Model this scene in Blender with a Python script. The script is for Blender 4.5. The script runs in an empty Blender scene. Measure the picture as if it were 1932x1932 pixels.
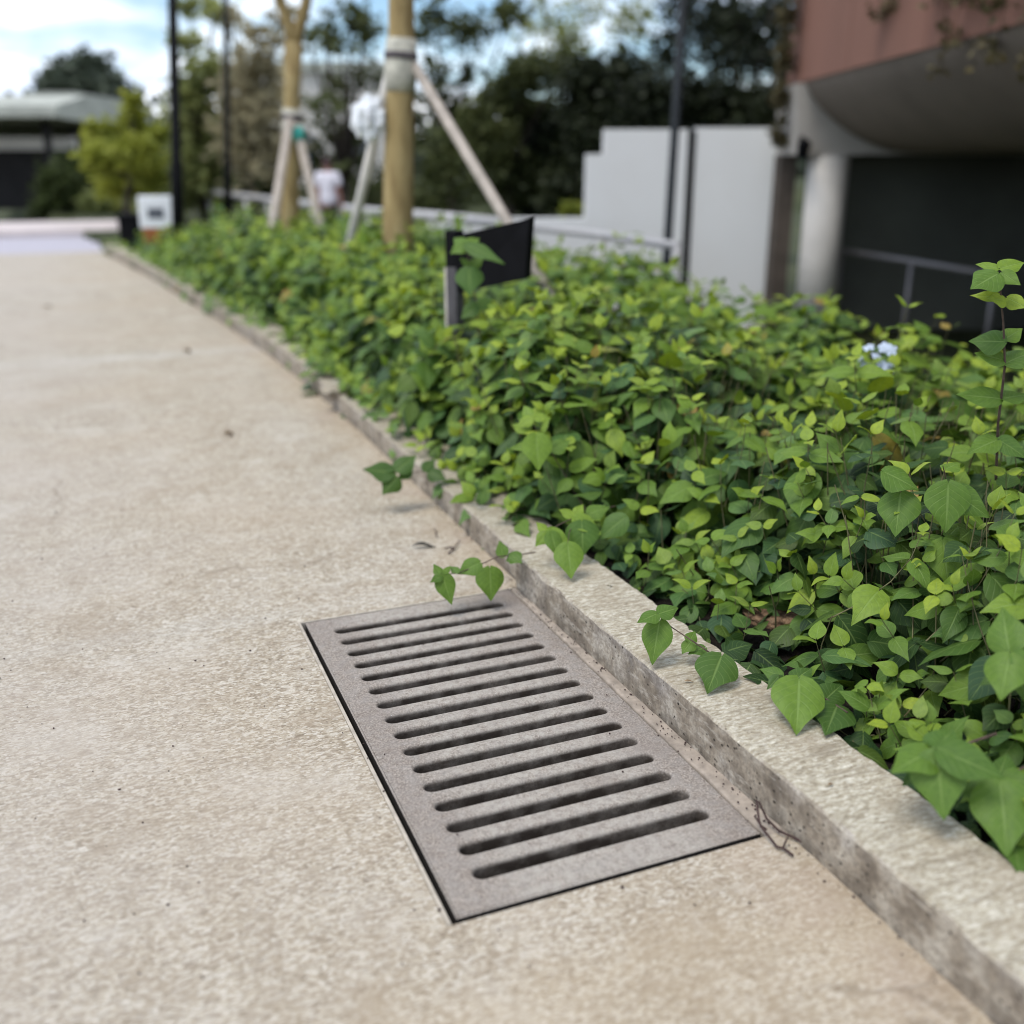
import bpy, bmesh, math, random
import numpy as np
from mathutils import Vector, Matrix, noise
R_ = math.radians
sc = bpy.context.scene
COL = sc.collection

# ------------------------------------------------------------------ camera
CAM_H, PITCH, YAW = 1.2, R_(19.0), R_(22.3)
cam_d = bpy.data.cameras.new("camera")
cam = bpy.data.objects.new("camera", cam_d); COL.objects.link(cam)
cam.location = (0, 0, CAM_H)
cam.rotation_euler = (R_(90) - PITCH, 0, -YAW)
cam_d.sensor_width = 36.0; cam_d.lens = 36.0
cam_d.clip_start = 0.02; cam_d.clip_end = 3000
cam_d.dof.use_dof = True
cam_d.dof.focus_distance = 2.32
cam_d.dof.aperture_fstop = 0.036 / 0.0275
sc.camera = cam

# ------------------------------------------------------------------ world / sun
SUN_EL, SUN_AZ = R_(64), R_(250)      # azimuth clockwise from +Y
w = bpy.data.worlds.new("World"); sc.world = w; w.use_nodes = True
wn, wl = w.node_tree.nodes, w.node_tree.links
wn.clear()
wo = wn.new("ShaderNodeOutputWorld"); bg = wn.new("ShaderNodeBackground")
sky = wn.new("ShaderNodeTexSky"); sky.sky_type = 'NISHITA'; sky.sun_disc = False
sky.sun_elevation = SUN_EL; sky.sun_rotation = SUN_AZ; sky.air_density = 1.0; sky.dust_density = 1.0
tc = wn.new("ShaderNodeTexCoord"); sep = wn.new("ShaderNodeSeparateXYZ")
wl.new(tc.outputs["Generated"], sep.inputs[0])
addz = wn.new("ShaderNodeMath"); addz.operation = 'ADD'; addz.inputs[1].default_value = 0.22; wl.new(sep.outputs[2], addz.inputs[0])
dv = []
for k in range(2):
    m = wn.new("ShaderNodeMath"); m.operation = 'DIVIDE'; wl.new(sep.outputs[k], m.inputs[0]); wl.new(addz.outputs[0], m.inputs[1]); dv.append(m)
comb = wn.new("ShaderNodeCombineXYZ"); wl.new(dv[0].outputs[0], comb.inputs[0]); wl.new(dv[1].outputs[0], comb.inputs[1]); comb.inputs[2].default_value = 2.3
cn = wn.new("ShaderNodeTexNoise"); cn.inputs["Scale"].default_value = 1.15; cn.inputs["Detail"].default_value = 7; cn.inputs["Roughness"].default_value = 0.55
wl.new(comb.outputs[0], cn.inputs["Vector"])
cr = wn.new("ShaderNodeValToRGB"); cr.color_ramp.elements[0].position = 0.38; cr.color_ramp.elements[1].position = 0.56
wl.new(cn.outputs[0], cr.inputs[0])
cn2 = wn.new("ShaderNodeTexNoise"); cn2.inputs["Scale"].default_value = 2.3; cn2.inputs["Detail"].default_value = 5
wl.new(comb.outputs[0], cn2.inputs["Vector"])
cc = wn.new("ShaderNodeValToRGB")
cc.color_ramp.elements[0].position = 0.38; cc.color_ramp.elements[0].color = (5.6, 6.4, 8.0, 1)
cc.color_ramp.elements[1].position = 0.62; cc.color_ramp.elements[1].color = (10.5, 10.8, 11.2, 1)
wl.new(cn2.outputs[0], cc.inputs[0])
skm = wn.new("ShaderNodeMix"); skm.data_type = 'RGBA'; skm.blend_type = 'MULTIPLY'; skm.inputs[0].default_value = 1.0
wl.new(sky.outputs[0], skm.inputs[6]); skm.inputs[7].default_value = (0.80, 0.93, 1.05, 1)
mx = wn.new("ShaderNodeMix"); mx.data_type = 'RGBA'
wl.new(cr.outputs[0], mx.inputs[0]); wl.new(skm.outputs[2], mx.inputs[6]); wl.new(cc.outputs[0], mx.inputs[7])
wl.new(mx.outputs[2], bg.inputs[0]); bg.inputs[1].default_value = 0.105
wl.new(bg.outputs[0], wo.inputs[0])

sun_d = bpy.data.lights.new("sun", 'SUN'); sun_d.energy = 1.3; sun_d.angle = R_(24); sun_d.color = (1.0, 0.95, 0.87)
sun = bpy.data.objects.new("sun", sun_d); COL.objects.link(sun)
sdir = Vector((math.sin(SUN_AZ) * math.cos(SUN_EL), math.cos(SUN_AZ) * math.cos(SUN_EL), math.sin(SUN_EL)))
sun.rotation_euler = sdir.to_track_quat('Z', 'Y').to_euler()
sun.location = sdir * 30
sc.view_settings.view_transform = 'Standard'; sc.view_settings.look = 'None'
sc.view_settings.exposure = 0.78; sc.view_settings.gamma = 1.0
sc.render.engine = 'CYCLES'
cy = sc.cycles
cy.use_denoising = True; cy.filter_width = 1.0
try:
    cy.denoiser = 'OPENIMAGEDENOISE'; cy.denoising_input_passes = 'RGB_ALBEDO_NORMAL'; cy.denoising_prefilter = 'ACCURATE'
except Exception: pass
cy.max_bounces = 8; cy.diffuse_bounces = 4; cy.glossy_bounces = 2; cy.transmission_bounces = 4; cy.transparent_max_bounces = 4
cy.caustics_reflective = False; cy.caustics_refractive = False
cy.sample_clamp_indirect = 6.0

# ------------------------------------------------------------------ view geometry (distances estimated from the photograph)
RT = Vector((math.cos(YAW), -math.sin(YAW), 0)); FW = Vector((math.sin(YAW), math.cos(YAW), 0))
CP, SP, FPX = math.cos(PITCH), math.sin(PITCH), 1934.0
def ray(u, v):
    b = 966 - v
    return RT * (u - 966) + FW * (FPX * CP + b * SP) + Vector((0, 0, b * CP - FPX * SP)), FPX * CP + b * SP
def at_far(u, v, F):
    d, f = ray(u, v); return Vector((0, 0, CAM_H)) + d * (F / f)
def at_z(u, v, z):
    d, f = ray(u, v); return Vector((0, 0, CAM_H)) + d * ((z - CAM_H) / d.z)
def RF(r, f, z):
    p = RT * r + FW * f; return Vector((p.x, p.y, z))
def project(P):
    P = np.asarray(P, dtype=float)
    r = P @ np.array(RT); f = P @ np.array(FW); z = P[:, 2] - CAM_H
    depth = f * CP - z * SP; up = f * SP + z * CP
    depth = np.where(depth < 0.05, 0.05, depth)
    return 966 + FPX * r / depth, 966 - FPX * up / depth, f

def sstep(a, b, x):
    t = min(1, max(0, (x - a) / (b - a))); return t * t * (3 - 2 * t)

KP = [(-3, 1.110), (0, 1.106), (1.2, 1.099), (1.75, 1.088), (2.585, 1.070), (2.587, 1.092), (4.5, 1.105), (5.6, 1.09), (6.6, 1.06), (7.6, 1.00), (8.6, .93), (10, .82), (11.2, .72), (12.35, .62), (13.5, .50), (14.55, .40), (15.6, .28), (18, .05), (40, -2)]
def kx(y):
    for (y0, x0), (y1, x1) in zip(KP, KP[1:]):
        if y <= y1:
            t = (y - y0) / (y1 - y0); return x0 + (x1 - x0) * t
    return KP[-1][1]

# ------------------------------------------------------------------ mesh helpers
def tag(o, label=None, cat=None, group=None, kind=None):
    if label: o['label'] = label
    if cat: o['category'] = cat
    if group: o['group'] = group
    if kind: o['kind'] = kind
    return o
def empty(name, loc=(0, 0, 0)):
    o = bpy.data.objects.new(name, None); o.location = loc; o.empty_display_size = 0.1; COL.objects.link(o); return o

class MB:
    def __init__(s): s.v, s.f, s.sm = [], [], []
    def add(s, vs, fs, smooth=False):
        b = len(s.v); s.v += [tuple(p) for p in vs]; s.f += [tuple(b + i for i in f) for f in fs]; s.sm += [smooth] * len(fs)
    def box(s, c, size, M=None, bev=0.0):
        bm = bmesh.new(); bmesh.ops.create_cube(bm, size=1.0)
        for v in bm.verts: v.co = Vector((v.co.x * size[0], v.co.y * size[1], v.co.z * size[2]))
        if bev > 0: bmesh.ops.bevel(bm, geom=bm.edges[:] , offset=bev, segments=2, profile=0.5, affect='EDGES')
        c = Vector(c); bm.verts.index_update()
        vs = [(M @ v.co if M else v.co) + c for v in bm.verts]
        s.add(vs, [[v.index for v in f.verts] for f in bm.faces]); bm.free()
    def tube(s, pts, rad, n=8, cap=True, smooth=True):
        pts = [Vector(p) for p in pts]
        if not isinstance(rad, (list, tuple)): rad = [rad] * len(pts)
        vs, fs, prev = [], [], None
        for i, p in enumerate(pts):
            t = (pts[min(i + 1, len(pts) - 1)] - pts[max(i - 1, 0)]).normalized()
            a = prev if prev else (Vector((1, 0, 0)) if abs(t.x) < .8 else Vector((0, 1, 0)))
            a = (a - t * a.dot(t)).normalized(); prev = a; b = t.cross(a)
            for k in range(n):
                th = 2 * math.pi * k / n; vs.append(p + (a * math.cos(th) + b * math.sin(th)) * rad[i])
        for i in range(len(pts) - 1):
            for k in range(n): fs.append((i * n + k, i * n + (k + 1) % n, (i + 1) * n + (k + 1) % n, (i + 1) * n + k))
        if cap: fs.append(tuple(reversed(range(n)))); fs.append(tuple((len(pts) - 1) * n + k for k in range(n)))
        s.add(vs, fs, smooth)
    def prism(s, poly, vec):
        n = len(poly); vec = Vector(vec); P = [Vector(p) for p in poly]
        s.add(P + [p + vec for p in P], [tuple(reversed(range(n))), tuple(range(n, 2 * n))] + [(i, (i + 1) % n, n + (i + 1) % n, n + i) for i in range(n)])
    def build(s, name, mat, parent=None, fix=True):
        me = bpy.data.meshes.new(name); me.from_pydata(s.v, [], s.f)
        me.polygons.foreach_set("use_smooth", s.sm)
        if fix:
            bm = bmesh.new(); bm.from_mesh(me); bmesh.ops.recalc_face_normals(bm, faces=bm.faces[:]); bm.to_mesh(me); bm.free()
        if mat: me.materials.append(mat)
        o = bpy.data.objects.new(name, me); COL.objects.link(o)
        if parent:
            o.parent = parent; me.transform(Matrix.Translation(-Vector(parent.matrix_world.translation if False else parent.location)))
        me.update(); return o

# ------------------------------------------------------------------ materials
class N:
    def __init__(s, name):
        s.m = bpy.data.materials.new(name); s.m.use_nodes = True
        s.n, s.l = s.m.node_tree.nodes, s.m.node_tree.links; s.n.clear()
        s.out = s.n.new("ShaderNodeOutputMaterial"); s.b = s.n.new("ShaderNodeBsdfPrincipled"); s.l.new(s.b.outputs[0], s.out.inputs[0])
        s.tc = s.n.new("ShaderNodeTexCoord")
    def set(s, inp, val):
        if hasattr(val, 'links') or isinstance(val, bpy.types.NodeSocket): s.l.new(val, inp)
        elif isinstance(val, (tuple, list)) and len(val) == 3 and inp.type == 'RGBA': inp.default_value = (*val, 1)
        else: inp.default_value = val
    def pos(s, scale=(1, 1, 1), loc=(0, 0, 0), rot=(0, 0, 0)):
        mp = s.n.new("ShaderNodeMapping"); mp.inputs["Scale"].default_value = scale; mp.inputs["Location"].default_value = loc; mp.inputs["Rotation"].default_value = rot
        s.l.new(s.tc.outputs["Object"], mp.inputs[0]); return mp.outputs[0]
    def noise(s, sc, det=4, ro=.55, vec=None, dist=0):
        t = s.n.new("ShaderNodeTexNoise"); t.inputs["Scale"].default_value = sc; t.inputs["Detail"].default_value = det; t.inputs["Roughness"].default_value = ro; t.inputs["Distortion"].default_value = dist
        s.l.new(vec or s.tc.outputs["Object"], t.inputs["Vector"]); return t.outputs[0]
    def vor(s, sc, vec=None, out="Distance", feat='F1'):
        t = s.n.new("ShaderNodeTexVoronoi"); t.feature = feat; t.inputs["Scale"].default_value = sc
        s.l.new(vec or s.tc.outputs["Object"], t.inputs["Vector"]); return t.outputs[out]
    def ramp(s, fac, stops, interp='LINEAR'):
        r = s.n.new("ShaderNodeValToRGB"); e = r.color_ramp; e.interpolation = interp
        while len(e.elements) < len(stops): e.elements.new(.5)
        for el, (p, c) in zip(e.elements, stops):
            el.position = p; el.color = (*c, 1) if isinstance(c, (tuple, list)) else (c, c, c, 1)
        s.set(r.inputs[0], fac); return r.outputs[0]
    def mix(s, fac, a, b, mode='MIX'):
        x = s.n.new("ShaderNodeMix"); x.data_type = 'RGBA'; x.blend_type = mode
        s.set(x.inputs[0], fac); s.set(x.inputs[6], a); s.set(x.inputs[7], b); return x.outputs[2]
    def math(s, op, a, b=0, c=None, clamp=False):
        x = s.n.new("ShaderNodeMath"); x.operation = op; x.use_clamp = clamp; s.set(x.inputs[0], a); s.set(x.inputs[1], b)
        if c is not None: s.set(x.inputs[2], c)
        return x.outputs[0]
    def bump(s, h, strength=.5, dist=.002, nrm=None):
        b = s.n.new("ShaderNodeBump"); b.inputs["Strength"].default_value = strength; b.inputs["Distance"].default_value = dist; s.set(b.inputs["Height"], h)
        if nrm: s.l.new(nrm, b.inputs["Normal"])
        return b.outputs[0]
    def fin(s, col, rough=.8, nrm=None, spec=.3, metal=0):
        s.set(s.b.inputs["Base Color"], col); s.set(s.b.inputs["Roughness"], rough); s.b.inputs["Specular IOR Level"].default_value = spec; s.b.inputs["Metallic"].default_value = metal
        if nrm: s.l.new(nrm, s.b.inputs["Normal"])
        return s.m
    def xyz(s):
        x = s.n.new("ShaderNodeSeparateXYZ"); s.l.new(s.tc.outputs["Object"], x.inputs[0]); return x.outputs

def plain(name, col, rough=.6, var=.15, scale=6, spec=.3, metal=0, bump=0.0):
    k = N(name); f = k.noise(scale, 5)
    a = tuple(c * (1 - var) for c in col); b = tuple(min(1, c * (1 + var)) for c in col)
    nr = k.bump(k.noise(scale * 12, 3), .4, bump) if bump else None
    return k.fin(k.ramp(f, [(.3, a), (.7, b)]), rough, nr, spec, metal)

def mat_path():
    k = N("washed_concrete"); x, y, z = k.xyz()
    st = k.pos((60, 170, 80), rot=(0, 0, R_(-4)))
    g1 = k.noise(1.0, 8, .75, st)                                  # brushed grain
    def grain(sc, asp):
        t = k.n.new("ShaderNodeTexVoronoi"); t.inputs["Scale"].default_value = 1.0; k.l.new(k.pos((sc * asp, sc, sc), rot=(0, 0, R_(-6))), t.inputs["Vector"])
        q = k.n.new("ShaderNodeSeparateColor"); k.l.new(t.outputs["Color"], q.inputs[0]); return q.outputs[0]
    v1, v2 = grain(270, .55), grain(135, .5)
    pat = k.noise(3.1, 8, .68); big = k.noise(.8, 5, .6); mid_ = k.noise(11, 6, .65)
    base = k.ramp(g1, [(.38, (.22, .175, .12)), (.46, (.40, .335, .25)), (.53, (.52, .455, .355)), (.61, (.76, .71, .61))])
    base = k.mix(.62, base, k.ramp(v1, [(.0, (.16, .125, .085)), (.22, (.34, .28, .205)), (.55, (.50, .435, .335)), (.8, (.66, .60, .50)), (1.0, (.88, .84, .76))]))
    base = k.mix(k.ramp(v2, [(.72, .0), (.98, .45)]), base, (.80, .76, .68))
    base = k.mix(k.ramp(v2, [(.02, .45), (.18, .0)]), base, (.20, .15, .105))
    base = k.mix(k.ramp(pat, [(.52, 0.0), (.62, .30)]), base, (.70, .665, .60))
    base = k.mix(k.ramp(pat, [(.36, .42), (.46, 0.0)]), base, (.36, .285, .20))
    base = k.mix(k.ramp(mid_, [(.38, .30), (.48, 0.0)]), base, (.33, .265, .19))
    base = k.mix(k.ramp(big, [(.45, .0), (.6, .30)]), base, (.52, .43, .33))
    g2 = v1
    # smooth mortar along the kerb foot and around the drain (own tan colour)
    edge = k.math('ADD', x, k.math('MULTIPLY', k.noise(5, 4), .22))
    em = k.ramp(k.math('MULTIPLY', k.math('SUBTRACT', edge, 1.00), 4.0, clamp=True), [(0, 0.0), (.8, .75)])
    near = k.math('MULTIPLY', k.ramp(k.math('SUBTRACT', 1.36, k.math('ADD', y, k.math('MULTIPLY', k.noise(6, 4), .25))), [(.0, 0.0), (.12, .55), (.5, .35)]), k.math('GREATER_THAN', x, -5))
    tan = k.mix(.45, k.mix(k.noise(30, 4), (.44, .335, .215), (.60, .49, .34)), base)
    base = k.mix(near, base, tan); base = k.mix(em, base, tan)
    base = k.mix(k.math('MULTIPLY', em, k.ramp(k.noise(3.5, 4), [(.5, 0.), (.7, .6)])), base, (.46, .36, .31))
    # pale cement lines across the path at its joints
    for yc, wd, am in ((7.0, .24, .24), (2.66, .07, .12), (11.4, .16, .2)):
        dd = k.math('ABSOLUTE', k.math('SUBTRACT', k.math('ADD', y, k.math('MULTIPLY', k.noise(9, 3), .04)), yc + .02))
        base = k.mix(k.math('MULTIPLY', k.ramp(k.math('DIVIDE', dd, wd), [(.3, 1.0), (.9, 0.0)]), am), base, (.66, .66, .63))
    dots = k.ramp(k.vor(38), [(.03, 1.0), (.055, 0.0)])
    base = k.mix(k.math('MULTIPLY', dots, k.ramp(k.noise(8, 2), [(.5, 0.), (.56, .8)])), base, (.07, .055, .045))
    h = k.math('ADD', k.math('MULTIPLY', g1, 1.0), k.math('MULTIPLY', g2, .5))
    base = k.mix(k.ramp(k.math('ADD', k.math('MULTIPLY', x, .5), k.math('MULTIPLY', k.noise(1.3, 6, .65), .9)), [(.15, .45), (.62, .0)]), base, (.53, .485, .44))   # greyer, more worn away from the kerb
    crk = k.n.new("ShaderNodeTexVoronoi"); crk.feature = 'DISTANCE_TO_EDGE'; crk.inputs["Scale"].default_value = .55
    wv = k.n.new("ShaderNodeVectorMath"); wv.operation = 'ADD'; nz = k.n.new("ShaderNodeTexNoise"); nz.inputs["Scale"].default_value = 3.0; nz.inputs["Detail"].default_value = 6; k.l.new(k.tc.outputs["Object"], nz.inputs["Vector"])
    ns = k.n.new("ShaderNodeVectorMath"); ns.operation = 'SCALE'; ns.inputs[3].default_value = .5; k.l.new(nz.outputs["Color"], ns.inputs[0]); k.l.new(k.tc.outputs["Object"], wv.inputs[0]); k.l.new(ns.outputs[0], wv.inputs[1]); k.l.new(wv.outputs[0], crk.inputs["Vector"])
    base = k.mix(k.math('MULTIPLY', k.ramp(crk.outputs["Distance"], [(.0, .5), (.006, 0.)]), k.ramp(k.noise(.9, 2), [(.5, 0.), (.58, 1.)])), base, (.20, .155, .11))
    base = k.mix(1.0, base, (.80, .787, .762), 'MULTIPLY')
    return k.fin(base, .88, k.bump(h, .45, .003), .22)

def mat_kerb():
    k = N("kerb_concrete"); x, y, z = k.xyz()
    g = k.noise(1.0, 8, .74, k.pos((45, 150, 80))); f = k.noise(160, 3, .6)
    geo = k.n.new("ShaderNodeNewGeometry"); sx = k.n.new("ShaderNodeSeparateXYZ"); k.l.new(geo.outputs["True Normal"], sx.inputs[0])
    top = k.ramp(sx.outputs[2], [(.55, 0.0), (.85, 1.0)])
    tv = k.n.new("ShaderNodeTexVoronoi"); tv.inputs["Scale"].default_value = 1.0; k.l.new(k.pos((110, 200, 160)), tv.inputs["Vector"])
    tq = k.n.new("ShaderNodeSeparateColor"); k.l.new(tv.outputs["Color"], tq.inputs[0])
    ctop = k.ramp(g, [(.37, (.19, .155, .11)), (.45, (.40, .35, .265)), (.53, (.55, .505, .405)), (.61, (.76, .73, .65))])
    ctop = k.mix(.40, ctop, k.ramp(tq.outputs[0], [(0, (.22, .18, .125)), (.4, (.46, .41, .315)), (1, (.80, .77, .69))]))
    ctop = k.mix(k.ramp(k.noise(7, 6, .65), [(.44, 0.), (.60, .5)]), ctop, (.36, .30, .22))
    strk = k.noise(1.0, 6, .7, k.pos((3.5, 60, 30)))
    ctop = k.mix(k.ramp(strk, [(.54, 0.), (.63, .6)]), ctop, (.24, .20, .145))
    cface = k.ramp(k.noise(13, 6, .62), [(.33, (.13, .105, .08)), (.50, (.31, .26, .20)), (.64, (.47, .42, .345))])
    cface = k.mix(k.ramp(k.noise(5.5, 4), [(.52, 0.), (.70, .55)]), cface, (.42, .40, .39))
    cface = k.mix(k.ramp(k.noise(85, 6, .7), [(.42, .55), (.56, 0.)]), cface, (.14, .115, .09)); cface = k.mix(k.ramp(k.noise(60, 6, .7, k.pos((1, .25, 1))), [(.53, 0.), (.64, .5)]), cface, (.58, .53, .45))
    pit = k.vor(46, k.pos((.8, 1, 1.3))); pz = k.ramp(k.noise(9, 2), [(.42, 0.), (.50, 1.)])
    pits = k.math('MULTIPLY', k.ramp(pit, [(.13, 1.0), (.21, 0.0)]), pz)
    pit2 = k.math('MULTIPLY', k.ramp(k.vor(95), [(.10, .9), (.18, 0.0)]), k.ramp(k.noise(14, 2), [(.5, 0.), (.56, 1.)]))
    pm = k.math('MAXIMUM', pits, pit2)
    grime_shade = k.math('MULTIPLY', k.ramp(z, [(.0, .9), (.045, 0.)]), k.ramp(k.noise(18, 4), [(.4, 0.), (.6, 1.)]))
    cface = k.mix(grime_shade, cface, (.09, .075, .06))
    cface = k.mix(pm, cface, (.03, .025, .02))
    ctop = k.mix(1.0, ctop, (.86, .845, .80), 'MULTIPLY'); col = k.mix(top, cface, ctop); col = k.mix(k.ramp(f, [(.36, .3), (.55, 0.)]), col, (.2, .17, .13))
    h = k.math('SUBTRACT', k.math('ADD', g, k.math('MULTIPLY', f, .6)), k.math('MULTIPLY', k.math('MULTIPLY', pm, 2.0), k.math('SUBTRACT', 1.0, top)))
    return k.fin(col, .9, k.bump(h, .22, .002), .2)

def mat_grate():
    k = N("grate_cast_concrete")
    f = k.noise(230, 4, .65); m = k.noise(34, 5, .6); b = k.noise(4, 4)
    c = k.ramp(f, [(.34, (.160, .130, .106)), (.5, (.285, .243, .206)), (.64, (.46, .405, .352))])
    c = k.mix(k.ramp(m, [(.40, .0), (.64, .5)]), c, (.335, .31, .285))
    c = k.mix(k.ramp(b, [(.45, 0.), (.7, .45)]), c, (.25, .21, .185))
    c = k.mix(k.ramp(k.vor(60), [(.045, .8), (.08, 0.)]), c, (.62, .60, .57))
    x, y, z = k.xyz()
    inx = k.math('MULTIPLY', k.ramp(k.math('MULTIPLY', k.math('SUBTRACT', x, .085), 12), [(.0, 0.), (1, 1.)]), k.ramp(k.math('MULTIPLY', k.math('SUBTRACT', .575, x), 12), [(.0, 0.), (1, 1.)]))
    c = k.mix(k.math('MULTIPLY', inx, k.ramp(k.noise(60, 5, .65), [(.4, .1), (.6, .55)])), c, (.50, .465, .405))   # bars worn paler than the border
    c = k.mix(k.ramp(k.noise(2.6, 6, .65), [(.52, 0.), (.66, .4)]), c, (.20, .155, .125))
    c = k.mix(1.0, c, (.88, .87, .85), 'MULTIPLY')
    deep = k.ramp(k.math('MULTIPLY', z, -40.0), [(.06, 0.0), (.34, .97)])   # brown slot grime, with shade painted in deeper towards the bottom
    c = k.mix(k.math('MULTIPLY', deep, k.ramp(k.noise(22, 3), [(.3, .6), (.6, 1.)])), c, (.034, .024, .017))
    return k.fin(c, .75, k.bump(k.math('ADD', f, m), .5, .0022), .35)

def mat_leaf():
    k = N("leaf_green"); at = k.n.new("ShaderNodeAttribute"); at.attribute_name = "leafcol"
    sp = k.n.new("ShaderNodeSeparateColor"); k.l.new(at.outputs["Color"], sp.inputs[0]); tint, rnd, s = sp.outputs; t = at.outputs["Alpha"]
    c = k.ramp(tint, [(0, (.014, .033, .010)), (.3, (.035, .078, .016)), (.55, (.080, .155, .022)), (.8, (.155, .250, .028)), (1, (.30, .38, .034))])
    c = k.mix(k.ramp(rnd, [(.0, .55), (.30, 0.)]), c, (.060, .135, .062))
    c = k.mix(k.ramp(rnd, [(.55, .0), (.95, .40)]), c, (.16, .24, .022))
    c = k.mix(k.ramp(rnd, [(.991, .0), (.993, .9)]), c, (.36, .22, .06))
    c = k.mix(k.ramp(k.noise(90, 4), [(.35, .22), (.6, 0.)]), c, (.03, .07, .015))
    a = k.math('ABSOLUTE', k.math('SUBTRACT', s, .5))
    mid = k.ramp(a, [(.012, 1.0), (.04, 0.0)])
    ph = k.math('FRACT', k.math('SUBTRACT', k.math('MULTIPLY', t, 6.5), k.math('MULTIPLY', a, 4.2)))
    sv = k.ramp(k.math('ABSOLUTE', k.math('SUBTRACT', ph, .5)), [(.0, 1.0), (.10, 0.0)])
    vein = k.math('MAXIMUM', mid, k.math('MULTIPLY', sv, .55))
    c = k.mix(k.math('MULTIPLY', vein, .38), c, (.24, .34, .10))
    nr = k.bump(k.math('SUBTRACT', k.math('MULTIPLY', k.noise(60, 3), .5), vein), .5, .0016)
    k.fin(c, .5, nr, .26)
    tr = k.n.new("ShaderNodeBsdfTranslucent"); tcx = k.mix(1.0, c, (1.5, 1.45, .55), 'MULTIPLY'); k.l.new(tcx, tr.inputs[0])
    ms = k.n.new("ShaderNodeMixShader"); ms.inputs[0].default_value = .20; k.l.new(k.b.outputs[0], ms.inputs[1]); k.l.new(tr.outputs[0], ms.inputs[2]); k.l.new(ms.outputs[0], k.out.inputs[0])
    return k.m

def mat_crown(name, dark, light, trans=.25):
    k = N(name); at = k.n.new("ShaderNodeAttribute"); at.attribute_name = "leafcol"
    sp = k.n.new("ShaderNodeSeparateColor"); k.l.new(at.outputs["Color"], sp.inputs[0])
    c = k.ramp(sp.outputs[0], [(0, dark), (1, light)]); k.fin(c, .6, None, .25)
    tr = k.n.new("ShaderNodeBsdfTranslucent"); k.l.new(c, tr.inputs[0])
    ms = k.n.new("ShaderNodeMixShader"); ms.inputs[0].default_value = trans; k.l.new(k.b.outputs[0], ms.inputs[1]); k.l.new(tr.outputs[0], ms.inputs[2]); k.l.new(ms.outputs[0], k.out.inputs[0])
    return k.m

M = {}
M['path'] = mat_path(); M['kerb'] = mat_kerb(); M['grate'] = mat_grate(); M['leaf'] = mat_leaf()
k = N("garden_soil"); M['soil'] = k.fin(k.ramp(k.noise(40, 6, .65), [(.35, (.006, .005, .004)), (.62, (.022, .016, .012)), (.8, (.07, .05, .034))]), .95, k.bump(k.noise(70, 5), 1.0, .02), .15)
k = N("ground_earth"); M['ground'] = k.fin(k.ramp(k.noise(1.5, 6, .6), [(.3, (.02, .03, .012)), (.7, (.07, .075, .035))]), .95, None, .15)
M['stem'] = plain("stem_brown_green", (.13, .12, .055), .6, .4, 30)
M['darkstem'] = plain("stem_dark", (.09, .06, .045), .65, .4, 60)
M['mortar'] = plain("mortar_strip", (.34, .285, .23), .9, .3, 30, bump=.002)
M['frame'] = plain("weathered_frame_edge", (.42, .37, .30), .8, .25, 25, bump=.001)
M['grime_shade'] = plain('edge_grime_and_shade', (.022, .018, .015), .95, .5, 60)  # grate sides: grime with the gap's shade painted into the colour
M['pit'] = plain("drain_pit_concrete", (.05, .045, .04), .95, .3, 8)
M['road'] = plain("pale_asphalt", (.40, .38, .42), .9, .1, 20)
M['paving'] = plain("pink_paving", (.56, .49, .47), .9, .1, 3)
k = N("white_painted_wall"); M['wall'] = k.fin(k.mix(k.ramp(k.noise(1.3, 5), [(.45, 0.), (.75, .35)]), (.84, .84, .83), (.74, .72, .69)), .85, None, .2)
M['blackmetal'] = plain("black_metal", (.004, .004, .005), .7, .3, 10, .12)
M['bluesteel'] = plain("dark_grey_post", (.022, .026, .030), .6, .2, 8, .15)
M['palesteel'] = plain('pale_steel', (.52, .50, .49), .5, .1, 20, .5, .2)
M['steel'] = plain("brushed_steel", (.30, .28, .285), .5, .1, 20, .5, .3)
M['greypost'] = plain("grey_post_face", (.085, .08, .085), .7, .3, 14)
M['palepost'] = plain("pale_post_edge", (.55, .50, .45), .7, .2, 14)
k = N("young_tree_bark"); M['bark'] = k.fin(k.ramp(k.noise(1.0, 6, .6, k.pos((14, 14, 3))), [(.3, (.20, .135, .058)), (.55, (.36, .27, .125)), (.75, (.47, .38, .20))]), .85, k.bump(k.noise(1, 5, .6, k.pos((30, 30, 6))), .6, .01), .2)
M['darkbark'] = plain("dark_bark", (.045, .035, .028), .9, .4, 8)
M['strut'] = plain("grey_timber_stake", (.40, .35, .30), .8, .2, 10)
M['palestrut'] = plain("whitewashed_stake", (.66, .63, .58), .7, .15, 10)
M['wrap'] = plain("hessian_wrap", (.50, .48, .40), .9, .3, 16)
M['darkwrap'] = plain("rubber_tie", (.10, .085, .09), .8, .3, 16)
M['teal'] = plain("teal_rope", (.05, .36, .30), .7, .2, 30)
k = N("pink_render_panels"); xx = k.xyz()
M['pink'] = k.fin(k.mix(k.ramp(k.noise(.9, 6, .65, k.pos((1, 1, .35))), [(.4, 0.), (.75, .6)]), (.235, .118, .086), (.14, .075, .056)), .85, None, .2)
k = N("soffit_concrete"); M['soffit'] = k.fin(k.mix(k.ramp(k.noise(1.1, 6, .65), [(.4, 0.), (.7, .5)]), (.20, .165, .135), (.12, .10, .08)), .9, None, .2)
M['beam'] = plain("pale_beam_concrete", (.60, .565, .52), .85, .12, 2)
M['pierdark'] = plain('dark_brown_pier', (.085, .068, .055), .9, .3, 4)  # even dark brown, set darker than the beam
M['haunch'] = plain('beam_concrete', (.40, .37, .335), .9, .15, 2)
M['interior'] = plain("car_park_interior", (.13, .135, .115), .9, .3, .6)
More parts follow.
